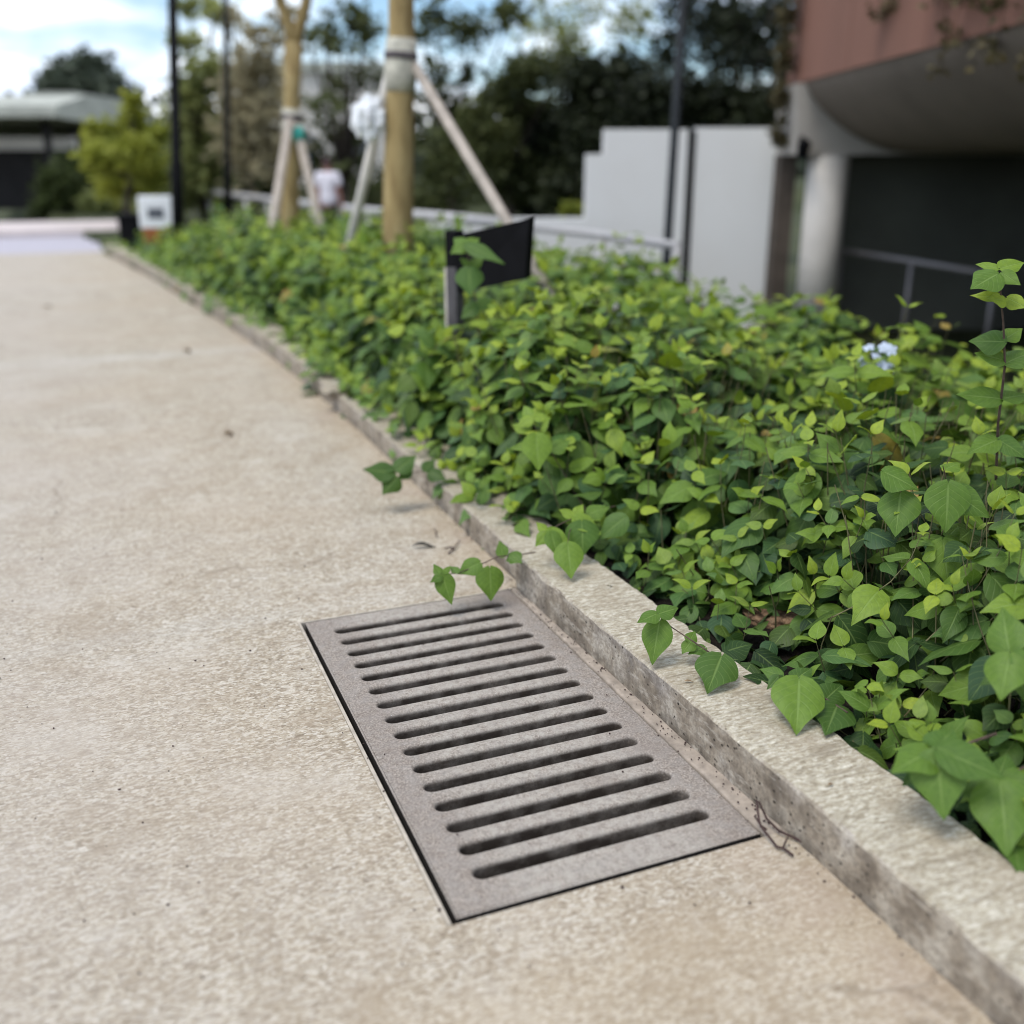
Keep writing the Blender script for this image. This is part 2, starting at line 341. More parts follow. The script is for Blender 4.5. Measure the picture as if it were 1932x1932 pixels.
M['roofgreen'] = plain("pavilion_roof", (.38, .39, .34), .8, .2, 2)
M['dark'] = plain("dark_timber", (.02, .018, .018), .8, .3, 3)
M['cream'] = plain("cream_render", (.62, .58, .53), .85, .1, 1)
M['white'] = plain("white_enamel", (.78, .80, .82), .4, .04, 10)
M['rust'] = plain("rusty_orange_panel", (.30, .105, .035), .7, .35, 10)
M['signgrey'] = plain("sign_print_grey", (.10, .11, .13), .5, .3, 30)
M['skin'] = plain("skin", (.42, .20, .16), .5, .08, 9)
M['shirt'] = plain("white_shirt", (.74, .70, .76), .8, .05, 6)
M['trousers'] = plain("dark_trousers", (.03, .03, .045), .8, .2, 8)
M['hair'] = plain("dark_hair", (.05, .02, .02), .5, .3, 30)
M['deadleaf'] = plain("dry_leaf", (.22, .15, .085), .75, .4, 60)
M['darkdead'] = plain("dark_dry_leaf", (.055, .05, .04), .6, .4, 60)
M['twig'] = plain("twig_bark", (.055, .032, .028), .8, .4, 80)
k = N("rotten_bark"); M['log'] = k.fin(k.ramp(k.noise(28, 6, .7), [(.35, (.03, .02, .014)), (.52, (.20, .125, .075)), (.7, (.42, .29, .18))]), .95, k.bump(k.noise(50, 5), 1.0, .015), .15)
M['petal'] = plain("pale_blue_petal", (.44, .50, .60), .6, .06, 40)
M['vine'] = mat_crown("hanging_vine_leaf", (.05, .045, .02), (.16, .13, .06))

# ------------------------------------------------------------------ ground, path, road
def ground_z(x, y):
    d = x - kx(y)
    if d < .12: return -.6
    h = .05 - .95 * sstep(2.5, 4.6, d) if y < 40 else .05
    return h - .0
xs = sorted(set([-1500, -500, -150, -60, -25] + [round(-8 + .5 * i, 3) for i in range(16)] + [round(0 + .1 * i, 3) for i in range(60)] + [6 + 1.0 * i for i in range(20)] + [40, 80, 200, 600, 1500]))
ys = sorted(set([-60, -10] + [round(-4 + .4 * i, 3) for i in range(60)] + [20 + 2 * i for i in range(15)] + [60, 100, 200, 500, 1500, 2500]))
g = MB(); nx = len(xs)
g.add([(x, y, ground_z(x, y)) for y in ys for x in xs], [(j * nx + i, j * nx + i + 1, (j + 1) * nx + i + 1, (j + 1) * nx + i) for j in range(len(ys) - 1) for i in range(nx - 1)], True)
tag(g.build("ground", M['ground']), kind='structure')

b = MB(); ny = 90; ds = [.16, .3, .5, .8, 1.2, 1.7, 2.2, 2.7]
yy = [-1.2 + 16.6 * i / ny for i in range(ny + 1)]
b.add([(kx(y) + d_, y, ground_z(kx(y) + max(d_, .2), y) + .012 + noise.noise(Vector((y * 6, d_ * 6, 0))) * .02 * (d_ > .25)) for y in yy for d_ in ds], [(j * 8 + i, j * 8 + i + 1, j * 8 + 9 + i, j * 8 + 8 + i) for j in range(ny) for i in range(7)], True)
tag(b.build("soil_ground", M['soil']), kind='structure')
HX0, HX1, HY0, HY1 = .424, 1.058, 1.316, 2.584
p = MB()
def rect(x0, x1, y0, y1, z=0): p.add([(x0, y0, z), (x1, y0, z), (x1, y1, z), (x0, y1, z)], [(0, 1, 2, 3)])
XR = 1.16
rect(-9, HX0, -4, HY0); rect(HX0, HX1, -4, HY0); rect(HX1, XR, -4, HY0)
rect(-9, HX0, HY0, HY1)
rect(-9, HX0, HY1, 3); rect(HX0, HX1, HY1, 3); rect(HX1, XR, HY1, 3)
yy = [3 + .35 * i for i in range(37)]
for a, b in zip(yy, yy[1:]): p.add([(-9, a, 0), (kx(a) + .055, a, 0), (kx(b) + .055, b, 0), (-9, b, 0)], [(0, 1, 2, 3)])
# thickness of the slab around the drain opening
for (x0, y0), (x1, y1) in (((HX0, HY0), (HX1, HY0)), ((HX0, HY1), (HX0, HY0)), ((HX1, HY1), (HX0, HY1))):
    p.add([(x0, y0, 0), (x1, y1, 0), (x1, y1, -.1), (x0, y0, -.1)], [(0, 1, 2, 3)])
tag(p.build("path", M['path'], fix=False), kind='structure')
YR = yy[-1]
r = MB(); r.add([(-40, YR, -.03), (kx(YR) + .3, YR, -.03), (.9, 19.4, -.03), (-40, 19.4, -.03)], [(0, 1, 2, 3)])
r.add([(-40, YR, 0), (kx(YR) + .05, YR, 0), (kx(YR) + .05, YR, -.03), (-40, YR, -.03)], [(0, 1, 2, 3)])
tag(r.build("road", M['road'], fix=False), kind='structure')
r = MB(); r.prism([(-40, 19.4, -.3), (.9, 19.4, -.3), (1.0, 22.6, -.3), (-40, 23.4, -.3)], (0, 0, .36))
tag(r.build("far_pavement", M['paving']), kind='structure')

# drain pit below the grate
d = MB(); z0, z1 = -.62, -.06
X0, X1, Y0, Y1 = HX0 + .001, HX1 + .03, HY0 + .001, HY1 - .001
d.add([(X0, Y0, z0), (X1, Y0, z0), (X1, Y1, z0), (X0, Y1, z0), (X0, Y0, z1), (X1, Y0, z1), (X1, Y1, z1), (X0, Y1, z1)],
      [(0, 1, 2, 3), (0, 4, 5, 1), (1, 5, 6, 2), (2, 6, 7, 3), (3, 7, 4, 0)])
tag(d.build("pavement_drain_pit", M['pit'], fix=False), kind='structure')
# mortar strip between grate and kerb
s = MB(); n = 60; prof = [(HX1 - .003, -.06), (HX1 - .002, -.005), (HX1 + .001, -.0015), (1.066, -.001), (1.125, .001)]
vs = []
for i in range(n + 1):
    y = HY0 - .012 + (HY1 - HY0 + .012) * i / n
    for (x, z) in prof:
        q = noise.noise(Vector((x * 20, y * 14, 3))) * .0028
        vs.append((x + (q if z > -.01 else 0), y, z + q * .7))
s.add(vs, [(i * 5 + j, i * 5 + j + 1, (i + 1) * 5 + j + 1, (i + 1) * 5 + j) for i in range(n) for j in range(4)], True)
tag(s.build("pavement_mortar_strip", M['mortar']), kind='structure')

# ------------------------------------------------------------------ kerb
random.seed(5)
def kerb_seg(ya, yb, step, hgt, wid, seed):
    k = MB(); n = max(2, int((yb - ya) / step)); prof = []
    for i in range(9): prof.append((0, -.12 if i == 0 else -.012 + (hgt - .004 + .012) * (i - 1) / 7.0, 'f'))
    prof.append((.004, hgt, 't'))
    for i in range(1, 12): prof.append((.004 + (wid - .008) * i / 11.0, hgt, 't'))
    prof.append((wid, hgt - .01, 'b')); prof.append((wid, -.12, 'b'))
    m = len(prof); vs = []
    for i in range(n + 1):
        y = ya + (yb - ya) * i / n; x0 = kx(y)
        for j, (px_, pz_, c) in enumerate(prof):
            q = Vector((px_ * 22, y * 22, pz_ * 22 + seed)); a = noise.noise(q) * .0016 + noise.noise(q * 3.1) * .0009
            dx = dz = 0
            if c == 'f' and pz_ > -.05: dx = a * 1.4
            if c == 't': dz = a * .45
            if j in (8, 9):
                ch = max(0, noise.noise(Vector((seed, y * 9, 1))) - .12) * .010 + max(0, noise.noise(Vector((seed, y * 40, 5)))) * .004
                if j == 8: dz -= ch
                else: dx += ch
            if j in (m - 3, m - 2):
                ch = max(0, noise.noise(Vector((seed + 7, y * 7, 1)))) * .014 + noise.noise(Vector((seed + 7, y * 30, 4))) * .006
                dx -= ch
            e = 0
            if i in (0, n): e = (.004 if i == 0 else -.004) * (1 if abs(pz_ - hgt) < .01 else 0)
            vs.append((x0 + px_ + dx, y + e, pz_ + dz))
    fs = [(i * m + j, i * m + j + 1, (i + 1) * m + j + 1, (i + 1) * m + j) for i in range(n) for j in range(m - 1)]
    fs.append(tuple(range(m))); fs.append(tuple(n * m + j for j in reversed(range(m))))
    k.add(vs, fs, False)
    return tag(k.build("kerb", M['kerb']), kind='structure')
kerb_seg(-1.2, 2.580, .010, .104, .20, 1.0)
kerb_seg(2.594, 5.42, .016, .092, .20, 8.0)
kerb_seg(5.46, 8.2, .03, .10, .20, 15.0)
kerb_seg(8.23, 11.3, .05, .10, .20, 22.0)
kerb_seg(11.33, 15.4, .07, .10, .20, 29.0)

# ------------------------------------------------------------------ drain grate
dg = tag(empty("drain_cover", (HX0, HY0, 0)), "mauve grey slotted concrete drain cover set flush in the path beside the kerb", "drain cover")
f = MB(); fw = .0085
def bar(x0, x1, y0, y1): f.box(((x0 + x1) / 2, (y0 + y1) / 2, -.0475), (x1 - x0, y1 - y0, .099), bev=.0012)
bar(HX0 + .001, HX0 + fw, HY0 + .001, HY1 - .001)
bar(HX0 + fw + .0005, HX1 - .001, HY1 - .007, HY1 - .001)
f.build("frame", M['frame'], dg)
gx0, gx1, gy0, gy1 = HX0 + .0205, HX1 - .007, HY0 + .0115, HY1 - .010
gr = MB(); ZT = .0015; NS = 16; pitch = .0712; yc0 = (gy0 + gy1) / 2 - pitch * 7.5 + .006
SX0, SX1, SR = .510, .994, .0160
def stadium(off, z, yc, na=8):
    pts = []; r_ = SR + off
    for i in range(na + 1):
        a = -math.pi / 2 + math.pi * i / na; pts.append(Vector((SX1 - SR + r_ * math.cos(a), yc + r_ * math.sin(a), z)))
    for i in range(na + 1):
        a = math.pi / 2 + math.pi * i / na; pts.append(Vector((SX0 + SR + r_ * math.cos(a), yc + r_ * math.sin(a), z)))
    return pts
rings = [(.0080, 0), (.0045, -.0012), (.0020, -.0038), (.0005, -.0085), (0, -.014), (-.0005, -.034), (-.001, -.056)]
yb = [gy0 + .004] + [yc0 + pitch * (i + .5) for i in range(NS - 1)] + [gy1 - .004]
for i in range(NS):
    yc = yc0 + pitch * i; yA, yB = yb[i], yb[i + 1]; xa, xb = gx0 + .004, gx1 - .004
    base = len(gr.v); R0 = stadium(rings[0][0], ZT, yc); n = len(R0); h = n // 2
    rc = [Vector((xa, yA, ZT)), Vector((xb, yA, ZT)), Vector((xb, yB, ZT)), Vector((xa, yB, ZT))]
    # lower and upper halves split at the slot's extreme right/left points (index 4 and h+4)
    er, el = 4, h + 4
    low = [rc[0], rc[1]] + [R0[j] for j in range(er, -1, -1)] + [R0[j] for j in range(n - 1, el - 1, -1)]
    upp = [rc[2], rc[3]] + [R0[j] for j in range(el, er - 1, -1)]
    gr.add(low, [tuple(range(len(low)))]); gr.add(upp, [tuple(range(len(upp)))])
    gr.add([rc[1], rc[2], R0[er]], [(0, 1, 2)]); gr.add([rc[3], rc[0], R0[el]], [(0, 1, 2)])
    vs, fs = [], []
    for (o_, z_) in rings: vs += stadium(o_, ZT + z_, yc)
    for a in range(len(rings) - 1):
        for j in range(n): fs.append((a * n + j, a * n + (j + 1) % n, (a + 1) * n + (j + 1) % n, (a + 1) * n + j))
    gr.add(vs, fs, True)
# chamfered rim and sides
o4 = [(gx0, gy0), (gx1, gy0), (gx1, gy1), (gx0, gy1)]; i4 = [(gx0 + .003, gy0 + .003), (gx1 - .004, gy0 + .004), (gx1 - .004, gy1 - .004), (gx0 + .004, gy1 - .004)]
for a in range(4):
    b = (a + 1) % 4
    gr.add([(*i4[a], ZT), (*i4[b], ZT), (*o4[b], ZT - .0025), (*o4[a], ZT - .0025)], [(0, 1, 2, 3)])
    gr.add([(*o4[a], ZT - .0025), (*o4[b], ZT - .0025), (*o4[b], ZT - .056), (*o4[a], ZT - .056)], [(0, 1, 2, 3)])
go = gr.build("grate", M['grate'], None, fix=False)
go.data.materials.append(M['grime_shade'])
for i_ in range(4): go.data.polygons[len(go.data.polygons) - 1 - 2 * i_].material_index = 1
bm = bmesh.new(); bm.from_mesh(go.data); bmesh.ops.remove_doubles(bm, verts=bm.verts[:], dist=1e-5); bmesh.ops.recalc_face_normals(bm, faces=bm.faces[:]); bm.to_mesh(go.data); bm.free()
go.parent = dg; go.data.transform(Matrix.Translation(-Vector(dg.location)))

# ------------------------------------------------------------------ leaves
WT = np.array([0, .02, .06, .12, .22, .34, .48, .62, .75, .86, .94, 1.0]); WW = np.array([.02, .15, .27, .355, .415, .425, .375, .275, .165, .075, .025, .003])
def leaf_arrays(L, nl, nw):
    o, dr, nm, ln, wd, ti, rn, dp, fo = [np.asarray(a, dtype=np.float64) for a in L]
    tt = np.linspace(0, 1, nl + 1) ** .92
    if nl >= 6: tt = np.linspace(0, 1, nl + 1) ** 1.25
    ss = np.linspace(-1, 1, 2 * nw + 1)
    T, S = np.meshgrid(tt, ss, indexing='ij'); T = T.ravel(); S = S.ravel()
    W = 1.15 * np.maximum(T, .0006) ** .5 * np.maximum(1 - T, .0) ** 1.02 * (1 - .34 * np.clip((T - .45) / .4, 0, 1) * np.clip((1.0 - T) / .12, 0, 1)) + .002
    if nl < 5: W = np.where(T < .02, .22, W)
    ph = rn * 40
    sd = np.cross(dr, nm)
    X = (S * W)[None, :] * wd[:, None]
    Y = (T - .085 * np.abs(S) * np.exp(-T / .11))[None, :] * np.ones((len(o), 1))
    Z = fo[:, None] * np.abs(X) - dp[:, None] * (T ** 2)[None, :] + .018 * np.sin(T[None, :] * 9 + ph[:, None] + S[None, :] * 2) * np.abs(S)[None, :]
    Z = Z - .16 * (X ** 2) / .17
    P = o[:, None, :] + ln[:, None, None] * (X[..., None] * sd[:, None, :] + Y[..., None] * dr[:, None, :] + Z[..., None] * nm[:, None, :])
    m = len(T); c = 2 * nw + 1
    q = np.array([(i * c + j, i * c + j + 1, (i + 1) * c + j + 1, (i + 1) * c + j) for i in range(nl) for j in range(2 * nw)])
    F = (q[None] + (np.arange(len(o)) * m)[:, None, None]).reshape(-1, 4)
    col = np.empty((len(o), m, 4)); col[..., 0] = ti[:, None]; col[..., 1] = rn[:, None]; col[..., 2] = (S * .5 + .5)[None]; col[..., 3] = T[None]
    return P.reshape(-1, 3), F, col.reshape(-1, 4)

def np_mesh(name, chunks, mats, parent=None):
    """chunks: (verts, quads, colours, material index)"""
    vs, fs, cs, mi = [], [], [], []; b = 0
    for v, f_, c, m in chunks:
        vs.append(v); fs.append(f_ + b); cs.append(c); mi.append(np.full(len(f_), m)); b += len(v)
    v = np.concatenate(vs); f_ = np.concatenate(fs); c = np.concatenate(cs); mi = np.concatenate(mi)
    if parent: v = v - np.array(parent.location)
    me = bpy.data.meshes.new(name)
    me.vertices.add(len(v)); me.vertices.foreach_set("co", v.astype(np.float32).ravel())
    me.loops.add(len(f_) * 4); me.loops.foreach_set("vertex_index", f_.astype(np.int32).ravel())
    me.polygons.add(len(f_)); me.polygons.foreach_set("loop_start", np.arange(0, len(f_) * 4, 4, dtype=np.int32))
    me.polygons.foreach_set("material_index", mi.astype(np.int32)); me.polygons.foreach_set("use_smooth", np.ones(len(f_), dtype=bool))
    a = me.attributes.new("leafcol", 'FLOAT_COLOR', 'POINT'); a.data.foreach_set("color", c.astype(np.float32).ravel())
    for m in mats: me.materials.append(m)
    me.update(calc_edges=True); me.validate()
    ob = bpy.data.objects.new(name, me); COL.objects.link(ob)
    if parent: ob.parent = parent
    return ob

class Leaves:
    def __init__(s): s.L = [[] for _ in range(9)]; s.stems = []
    def add(s, o, d, n, ln, wd, ti, rn, dp, fo):
        d = d.normalized(); n = (n - d * n.dot(d)).normalized()
        for a, b in zip(s.L, (tuple(o), tuple(d), tuple(n), ln, wd, ti, rn, dp, fo)): a.append(b)
    def __len__(s): return len(s.L[0])

def stem_chunk(stems, n=3):
    vs, fs = [], []
    for pts, r0, r1 in stems:
        b = len(vs); m = len(pts); prev = None
        for i, p in enumerate(pts):
            t = (pts[min(i + 1, m - 1)] - pts[max(i - 1, 0)]).normalized()
            a = prev or (Vector((1, 0, 0)) if abs(t.x) < .8 else Vector((0, 1, 0))); a = (a - t * a.dot(t)).normalized(); prev = a; c = t.cross(a); rr = r0 + (r1 - r0) * i / (m - 1)
            for k_ in range(n):
                th = 2 * math.pi * k_ / n; vs.append(tuple(p + (a * math.cos(th) + c * math.sin(th)) * rr))
        for i in range(m - 1):
            for k_ in range(n): fs.append((b + i * n + k_, b + i * n + (k_ + 1) % n, b + (i + 1) * n + (k_ + 1) % n, b + (i + 1) * n + k_))
    return np.array(vs), np.array(fs), np.full((len(vs), 4), .5)

UP = Vector((0, 0, 1))
def shoot(LV, tip, T0, length, nodes, big, rng, stems=True, tint0=0.0):
    """a leafy shoot that ends at TIP growing along T0; opposite leaf pairs, younger and paler towards the tip"""
    T0 = T0.normalized(); bendv = Vector((rng.gauss(0, .25), rng.gauss(0, .25), 0)); az = rng.uniform(0, 6.28)
    pts = [tip - T0 * (length * q) - bendv * (length * q * q * .8) for q in (0, .25, .5, .75, 1.0)]
    if stems: LV.stems.append((pts[::-1], .0022, .0009))
    side = T0.orthogonal().normalized(); s2 = T0.cross(side)
    for kn in range(nodes):
        q = (kn / max(1, nodes - 1)) ** 1.15 * .95; pos = tip - T0 * (length * q) - bendv * (length * q * q * .8)
        a = az + kn * math.pi / 2 + rng.gauss(0, .25)
        grow = min(1, .40 + .60 * (kn / 2.0)); L = big * grow * rng.uniform(.78, 1.12)
        el = R_(42 - 30 * min(kn, 3)) + rng.gauss(0, .34)
        for sg in (0, math.pi):
            if kn > 1 and rng.random() < .10: continue
            th = a + sg + rng.gauss(0, .12); out = side * math.cos(th) + s2 * math.sin(th)
            d = out * math.cos(el) + T0 * math.sin(el) - UP * (.06 * kn)
            nrm = T0 * .9 - out * .1 + UP * .35 + Vector((-.28, -.22, 0)) + Vector((rng.gauss(0, .16), rng.gauss(0, .16), 0))
            ti = min(1, max(0, .92 - .21 * kn + rng.gauss(0, .11) + tint0)); 
            LV.add(pos + out * (L * .12), d, nrm, L * rng.uniform(.9, 1.1), rng.uniform(.70, .94), ti, rng.random(), rng.uniform(.08, .50), rng.uniform(.12, .45))

BOL = RF(-.262, 4.5, 0); MOUND = RF(.22, 3.95, 0)
def bed_h(x, y):
    fch = x - kx(y) - .20
    nearh = .05 + .12 * sstep(.02, .15, fch) + .35 * sstep(.14, .44, fch); farh = .13 + .38 * sstep(-.20, .14, fch)
    t = sstep(2.25, 3.0, y); h = nearh * (1 - t) + farh * t
    h += .19 * sstep(4.2, 6.2, y) * sstep(-.1, .35, fch) * (1 - .5 * sstep(1.1, 1.8, fch)) 
    h *= 1 - .55 * sstep(10.2, 13.2, y)
    h += noise.noise(Vector((x * 2.1, y * 2.1, 0))) * .15 * sstep(.05, .5, fch) + noise.noise(Vector((x * 4.5, y * 4.5, 9))) * .05 * sstep(.05, .4, fch)
    mq = Vector((x, y, 0)) - MOUND; h += .13 * math.exp(-mq.length_squared / .16) * sstep(-.2, .1, fch) + .09 * sstep(2.6, 3.1, y) * (1 - sstep(4.6, 5.6, y)) * sstep(-.2, .05, fch) * (1 - sstep(.5, 1.1, fch))
    dr = (Vector((x, y, 0)) - BOL); dl = dr.dot(-FW); ds = abs(dr.dot(RT) - .02)
    if -.1 < dl < .8 and ds < .12: h = min(h, .44 + (ds / .12) * .2)
    h *= 1 - .04 * sstep(.9, 1.8, fch) * (1 - sstep(5, 7, y)) - .15 * sstep(2.0, 2.6, fch)
    return h
rng = random.Random(11)
near, mid, far = Leaves(), Leaves(), Leaves()
def visible(P, mg=170):
    u, v, f_ = project([tuple(P)]); return -mg < u[0] < 1932 + mg and -mg < v[0] < 1932 + mg
def scatter(y0, y1, dens, back):
    n = int((y1 - y0) * (back + .1) * dens)
    for _ in range(n):
        y = rng.uniform(y0, y1); fch = rng.uniform(-.05 - .145 * sstep(2.6, 2.9, y), back)
        if y < 2.7 and fch < .04 + .10 * noise.noise(Vector((y * 3, 2, 2))): continue
        gap = noise.noise(Vector((fch * 5, y * 3.2, 4)))
        if y < 3.2 and fch < .45 and gap < -.08 and rng.random() < .45: continue
        x = kx(y) + .2 + fch; h = bed_h(x, y); e = .04
        nx_, ny_ = -(bed_h(x + e, y) - h) / e, -(bed_h(x, y + e) - h) / e
        nrm = Vector((nx_, ny_, 1.0)).normalized()
        z = h + rng.gauss(0, .035) - abs(rng.gauss(0, .055)) + (.07 if rng.random() < .05 else 0)
        if noise.noise(Vector((x * 4.2, y * 4.2, 7))) < -.12 and rng.random() < .62: continue
        if z < .13: z = rng.uniform(.13, .19)
        tip = Vector((x, y, z))
        if not visible(tip): continue
        F = tip.dot(FW)
        T = nrm * rng.uniform(.3, 1.0) + UP * .75 + Vector((rng.gauss(0, .28), rng.gauss(0, .28), 0))
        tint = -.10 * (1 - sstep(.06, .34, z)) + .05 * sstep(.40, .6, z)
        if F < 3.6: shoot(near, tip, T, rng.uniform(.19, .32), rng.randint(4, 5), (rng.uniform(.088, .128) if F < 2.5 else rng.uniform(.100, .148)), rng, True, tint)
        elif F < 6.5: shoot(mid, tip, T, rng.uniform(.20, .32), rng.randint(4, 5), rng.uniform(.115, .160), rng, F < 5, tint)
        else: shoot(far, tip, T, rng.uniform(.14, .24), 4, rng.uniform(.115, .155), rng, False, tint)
scatter(.45, 3.4, 96, 2.4)
scatter(3.4, 7.0, 66, 2.3)
scatter(7.0, 15.3, 62, 2.1)
scatter(2.5, 6.5, 110, .42)
scatter(6.5, 13, 70, .4)
scatter(.7, 2.7, 105, .42)
scatter(2.72, 4.6, 190, .04)
# older leaves low inside the bed, tints darkened to deepen the bed's shadows
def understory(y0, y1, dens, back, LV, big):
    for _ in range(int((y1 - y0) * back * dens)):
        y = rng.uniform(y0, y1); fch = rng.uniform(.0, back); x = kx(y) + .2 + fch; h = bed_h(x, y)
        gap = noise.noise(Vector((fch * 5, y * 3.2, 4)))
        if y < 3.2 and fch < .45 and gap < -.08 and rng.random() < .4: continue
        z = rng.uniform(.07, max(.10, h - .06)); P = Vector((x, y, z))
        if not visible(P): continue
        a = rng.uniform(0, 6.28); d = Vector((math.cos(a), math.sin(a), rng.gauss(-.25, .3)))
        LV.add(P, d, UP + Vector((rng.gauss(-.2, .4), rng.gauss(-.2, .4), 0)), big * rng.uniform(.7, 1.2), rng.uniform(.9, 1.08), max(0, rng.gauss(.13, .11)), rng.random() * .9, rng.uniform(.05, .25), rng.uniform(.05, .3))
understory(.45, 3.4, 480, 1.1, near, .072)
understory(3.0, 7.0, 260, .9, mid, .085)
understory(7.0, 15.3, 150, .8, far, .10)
for _ in range(600):                                             # bare woody stems standing inside the bed
    y = rng.uniform(.5, 4.5); x = kx(y) + .2 + rng.uniform(.05, 1.4); P = Vector((x, y, .03))
    if not visible(P, 400): continue
    h = bed_h(x, y); tp = P + Vector((rng.gauss(0, .08), rng.gauss(0, .08), max(.05, h - .07)))
    near.stems.append(([P, P.lerp(tp, .5) + Vector((rng.gauss(0, .015), rng.gauss(0, .015), 0)), tp], .0028, .0014))
ch = []
for LV, nl, nw in ((near, 9, 2), (mid, 6, 2), (far, 3, 1)):
    v, f_, c = leaf_arrays(LV.L, nl, nw); ch.append((v, f_, c, 0))
    if LV.stems: v, f_, c = stem_chunk(LV.stems); ch.append((v, f_, c, 1))
tag(np_mesh("shrub_undergrowth", ch, [M['leaf'], M['stem']]), "dense mass of low green leafy shrubs filling the bed behind the kerb", "shrubs", kind='stuff')
print("LEAVES", len(near), len(mid), len(far))

# ------------------------------------------------------------------ single shoots one can tell apart
def lifted(u, v, F):      # keeps a leaf or stem clear of the kerb top and the path
    p_ = at_far(u, v, F); zm = .122 if p_.x > kx(p_.y) - .02 else .014
    return p_ if p_.z >= zm else at_z(u, v, zm)
def sprig(name, label, cat, stems, leaves, group=None, width=1.0, extra=None):
    """stems: list of (list of points, r0, r1); leaves: (u0,v0,u1,v1,F,dF,width,tint)"""
    root = tag(empty(name, stems[0][0][0]), label, cat, group)
    v, f_, c = stem_chunk(stems, 6); np_mesh("stem", [(v, f_, c, 0)], [M['darkstem']], root)
    LV = Leaves()
    for (u0, v0, u1, v1, F, dF, wd, ti) in leaves:
        a = lifted(u0, v0, F); b = lifted(u1, v1, F + dF); toc = (Vector((0, 0, CAM_H)) - a).normalized()
        LV.add(a, b - a, toc * .75 + UP * .55 + Vector((rng.gauss(0, .15), rng.gauss(0, .15), 0)), (b - a).length * 1.03, wd * width, ti, rng.uniform(.2, .7), rng.uniform(.04, .12), rng.uniform(.15, .35))
    v, f_, c = leaf_arrays(LV.L, 14, 4); np_mesh("foliage", [(v, f_, c, 0)], [M['leaf']], root)
    return root
def st(pl, r0=.002, r1=.0011): return ([lifted(u, v, F) for u, v, F in pl], r0, r1)
sprig("trailing_shoot", "thin leafy shoot reaching over the kerb joint onto the far end of the drain cover", "shoot",
      [st([(1010, 1042, 2.80), (985, 1046, 2.76), (940, 1050, 2.70), (900, 1068, 2.66), (862, 1082, 2.62), (832, 1084, 2.60)])],
      [(924, 1072, 927, 1133, 2.64, -.03, 1.0, .62), (905, 1062, 864, 1082, 2.66, -.03, .95, .6), (965, 1046, 984, 1062, 2.72, -.03, 1.15, .55), (950, 1050, 942, 1020, 2.72, .02, .9, .6), (980, 1044, 955, 1058, 2.74, -.03, 1., .5),
       (834, 1084, 852, 1140, 2.6, -.03, .75, .6), (832, 1084, 818, 1064, 2.6, .02, .9, .6), (834, 1086, 812, 1098, 2.6, -.03, .7, .5), (865, 1080, 848, 1068, 2.62, .02, .8, .6), (838, 1082, 850, 1066, 2.6, .03, .6, .65)], "shoots trailing over the kerb")
sprig("trailing_shoot", "short shoot with one large heart shaped leaf lying across the middle of the kerb top", "shoot",
      [st([(1352, 1240, 2.08), (1300, 1205, 2.10), (1268, 1184, 2.12), (1240, 1158, 2.14)])],
      [(1245, 1172, 1230, 1252, 2.12, -.05, .80, .62), (1305, 1210, 1287, 1232, 2.11, -.02, 1.15, .62), (1300, 1212, 1312, 1190, 2.11, .03, .9, .6), (1240, 1158, 1204, 1173, 2.11, -.03, .85, .6), (1243, 1158, 1280, 1146, 2.11, .02, .95, .55), (1362, 1238, 1336, 1302, 2.05, -.08, .98, .42), (1330, 1222, 1300, 1232, 2.11, -.02, .9, .5)], "shoots trailing over the kerb")
sprig("trailing_shoot", "shoot with a drooping bright leaf hanging over the kerb beside a withered pale leaf", "shoot",
      [st([(1600, 1345, 1.97), (1545, 1310, 1.94), (1505, 1285, 1.92), (1470, 1275, 1.92)])],
      [(1508, 1282, 1505, 1378, 1.90, -.05, .98, .70), (1520, 1295, 1552, 1340, 1.92, -.02, .8, .5), (1476, 1276, 1434, 1262, 1.92, .02, .8, .55), (1500, 1284, 1532, 1258, 1.93, .04, .9, .45), (1474, 1278, 1500, 1332, 1.91, -.02, .35, .35), (1560, 1318, 1590, 1290, 1.94, .03, 1.0, .4), (1580, 1332, 1560, 1380, 1.94, -.03, .9, .4), (1470, 1276, 1448, 1300, 1.92, -.02, .7, .45)], "shoots trailing over the kerb")
sprig("trailing_shoot", "blurred shoot of rounded leaves overhanging the path left of the kerb", "shoot",
      [st([(880, 880, 3.60), (820, 888, 3.54), (765, 892, 3.50), (738, 892, 3.48)])],
      [(742, 892, 686, 884, 3.48, -.02, .9, .38), (748, 888, 785, 858, 3.48, .05, .9, .40), (748, 900, 722, 932, 3.47, -.04, 1.1, .36), (740, 888, 722, 872, 3.48, .04, .9, .42), (775, 890, 748, 905, 3.5, -.03, .8, .36), (800, 888, 820, 866, 3.52, .04, .9, .36), (810, 890, 840, 905, 3.52, -.03, .9, .3)], "shoots trailing over the kerb")
sprig("trailing_shoot", "pale young shoot with a bright heart leaf standing proud of the shrub front", "shoot",
      [st([(1130, 1000, 3.14), (1085, 930, 3.10), (1045, 860, 3.06), (1012, 812, 3.04), (1002, 788, 3.04)])],
      [(1012, 820, 1016, 886, 3.02, -.05, .95, .78), (1004, 788, 975, 805, 3.03, -.02, .8, .85), (1006, 786, 1040, 788, 3.03, .0, .7, .85), (1000, 786, 988, 764, 3.04, .03, .9, .8), (1030, 838, 962, 845, 3.04, .0, .6, .75), (1040, 850, 1075, 830, 3.05, .03, .9, .65), (1078, 912, 1115, 895, 3.08, .02, 1., .72), (1075, 905, 1050, 930, 3.06, -.04, .8, .7), (1100, 950, 1066, 968, 3.1, -.03, .9, .6)], "shoots trailing over the kerb")
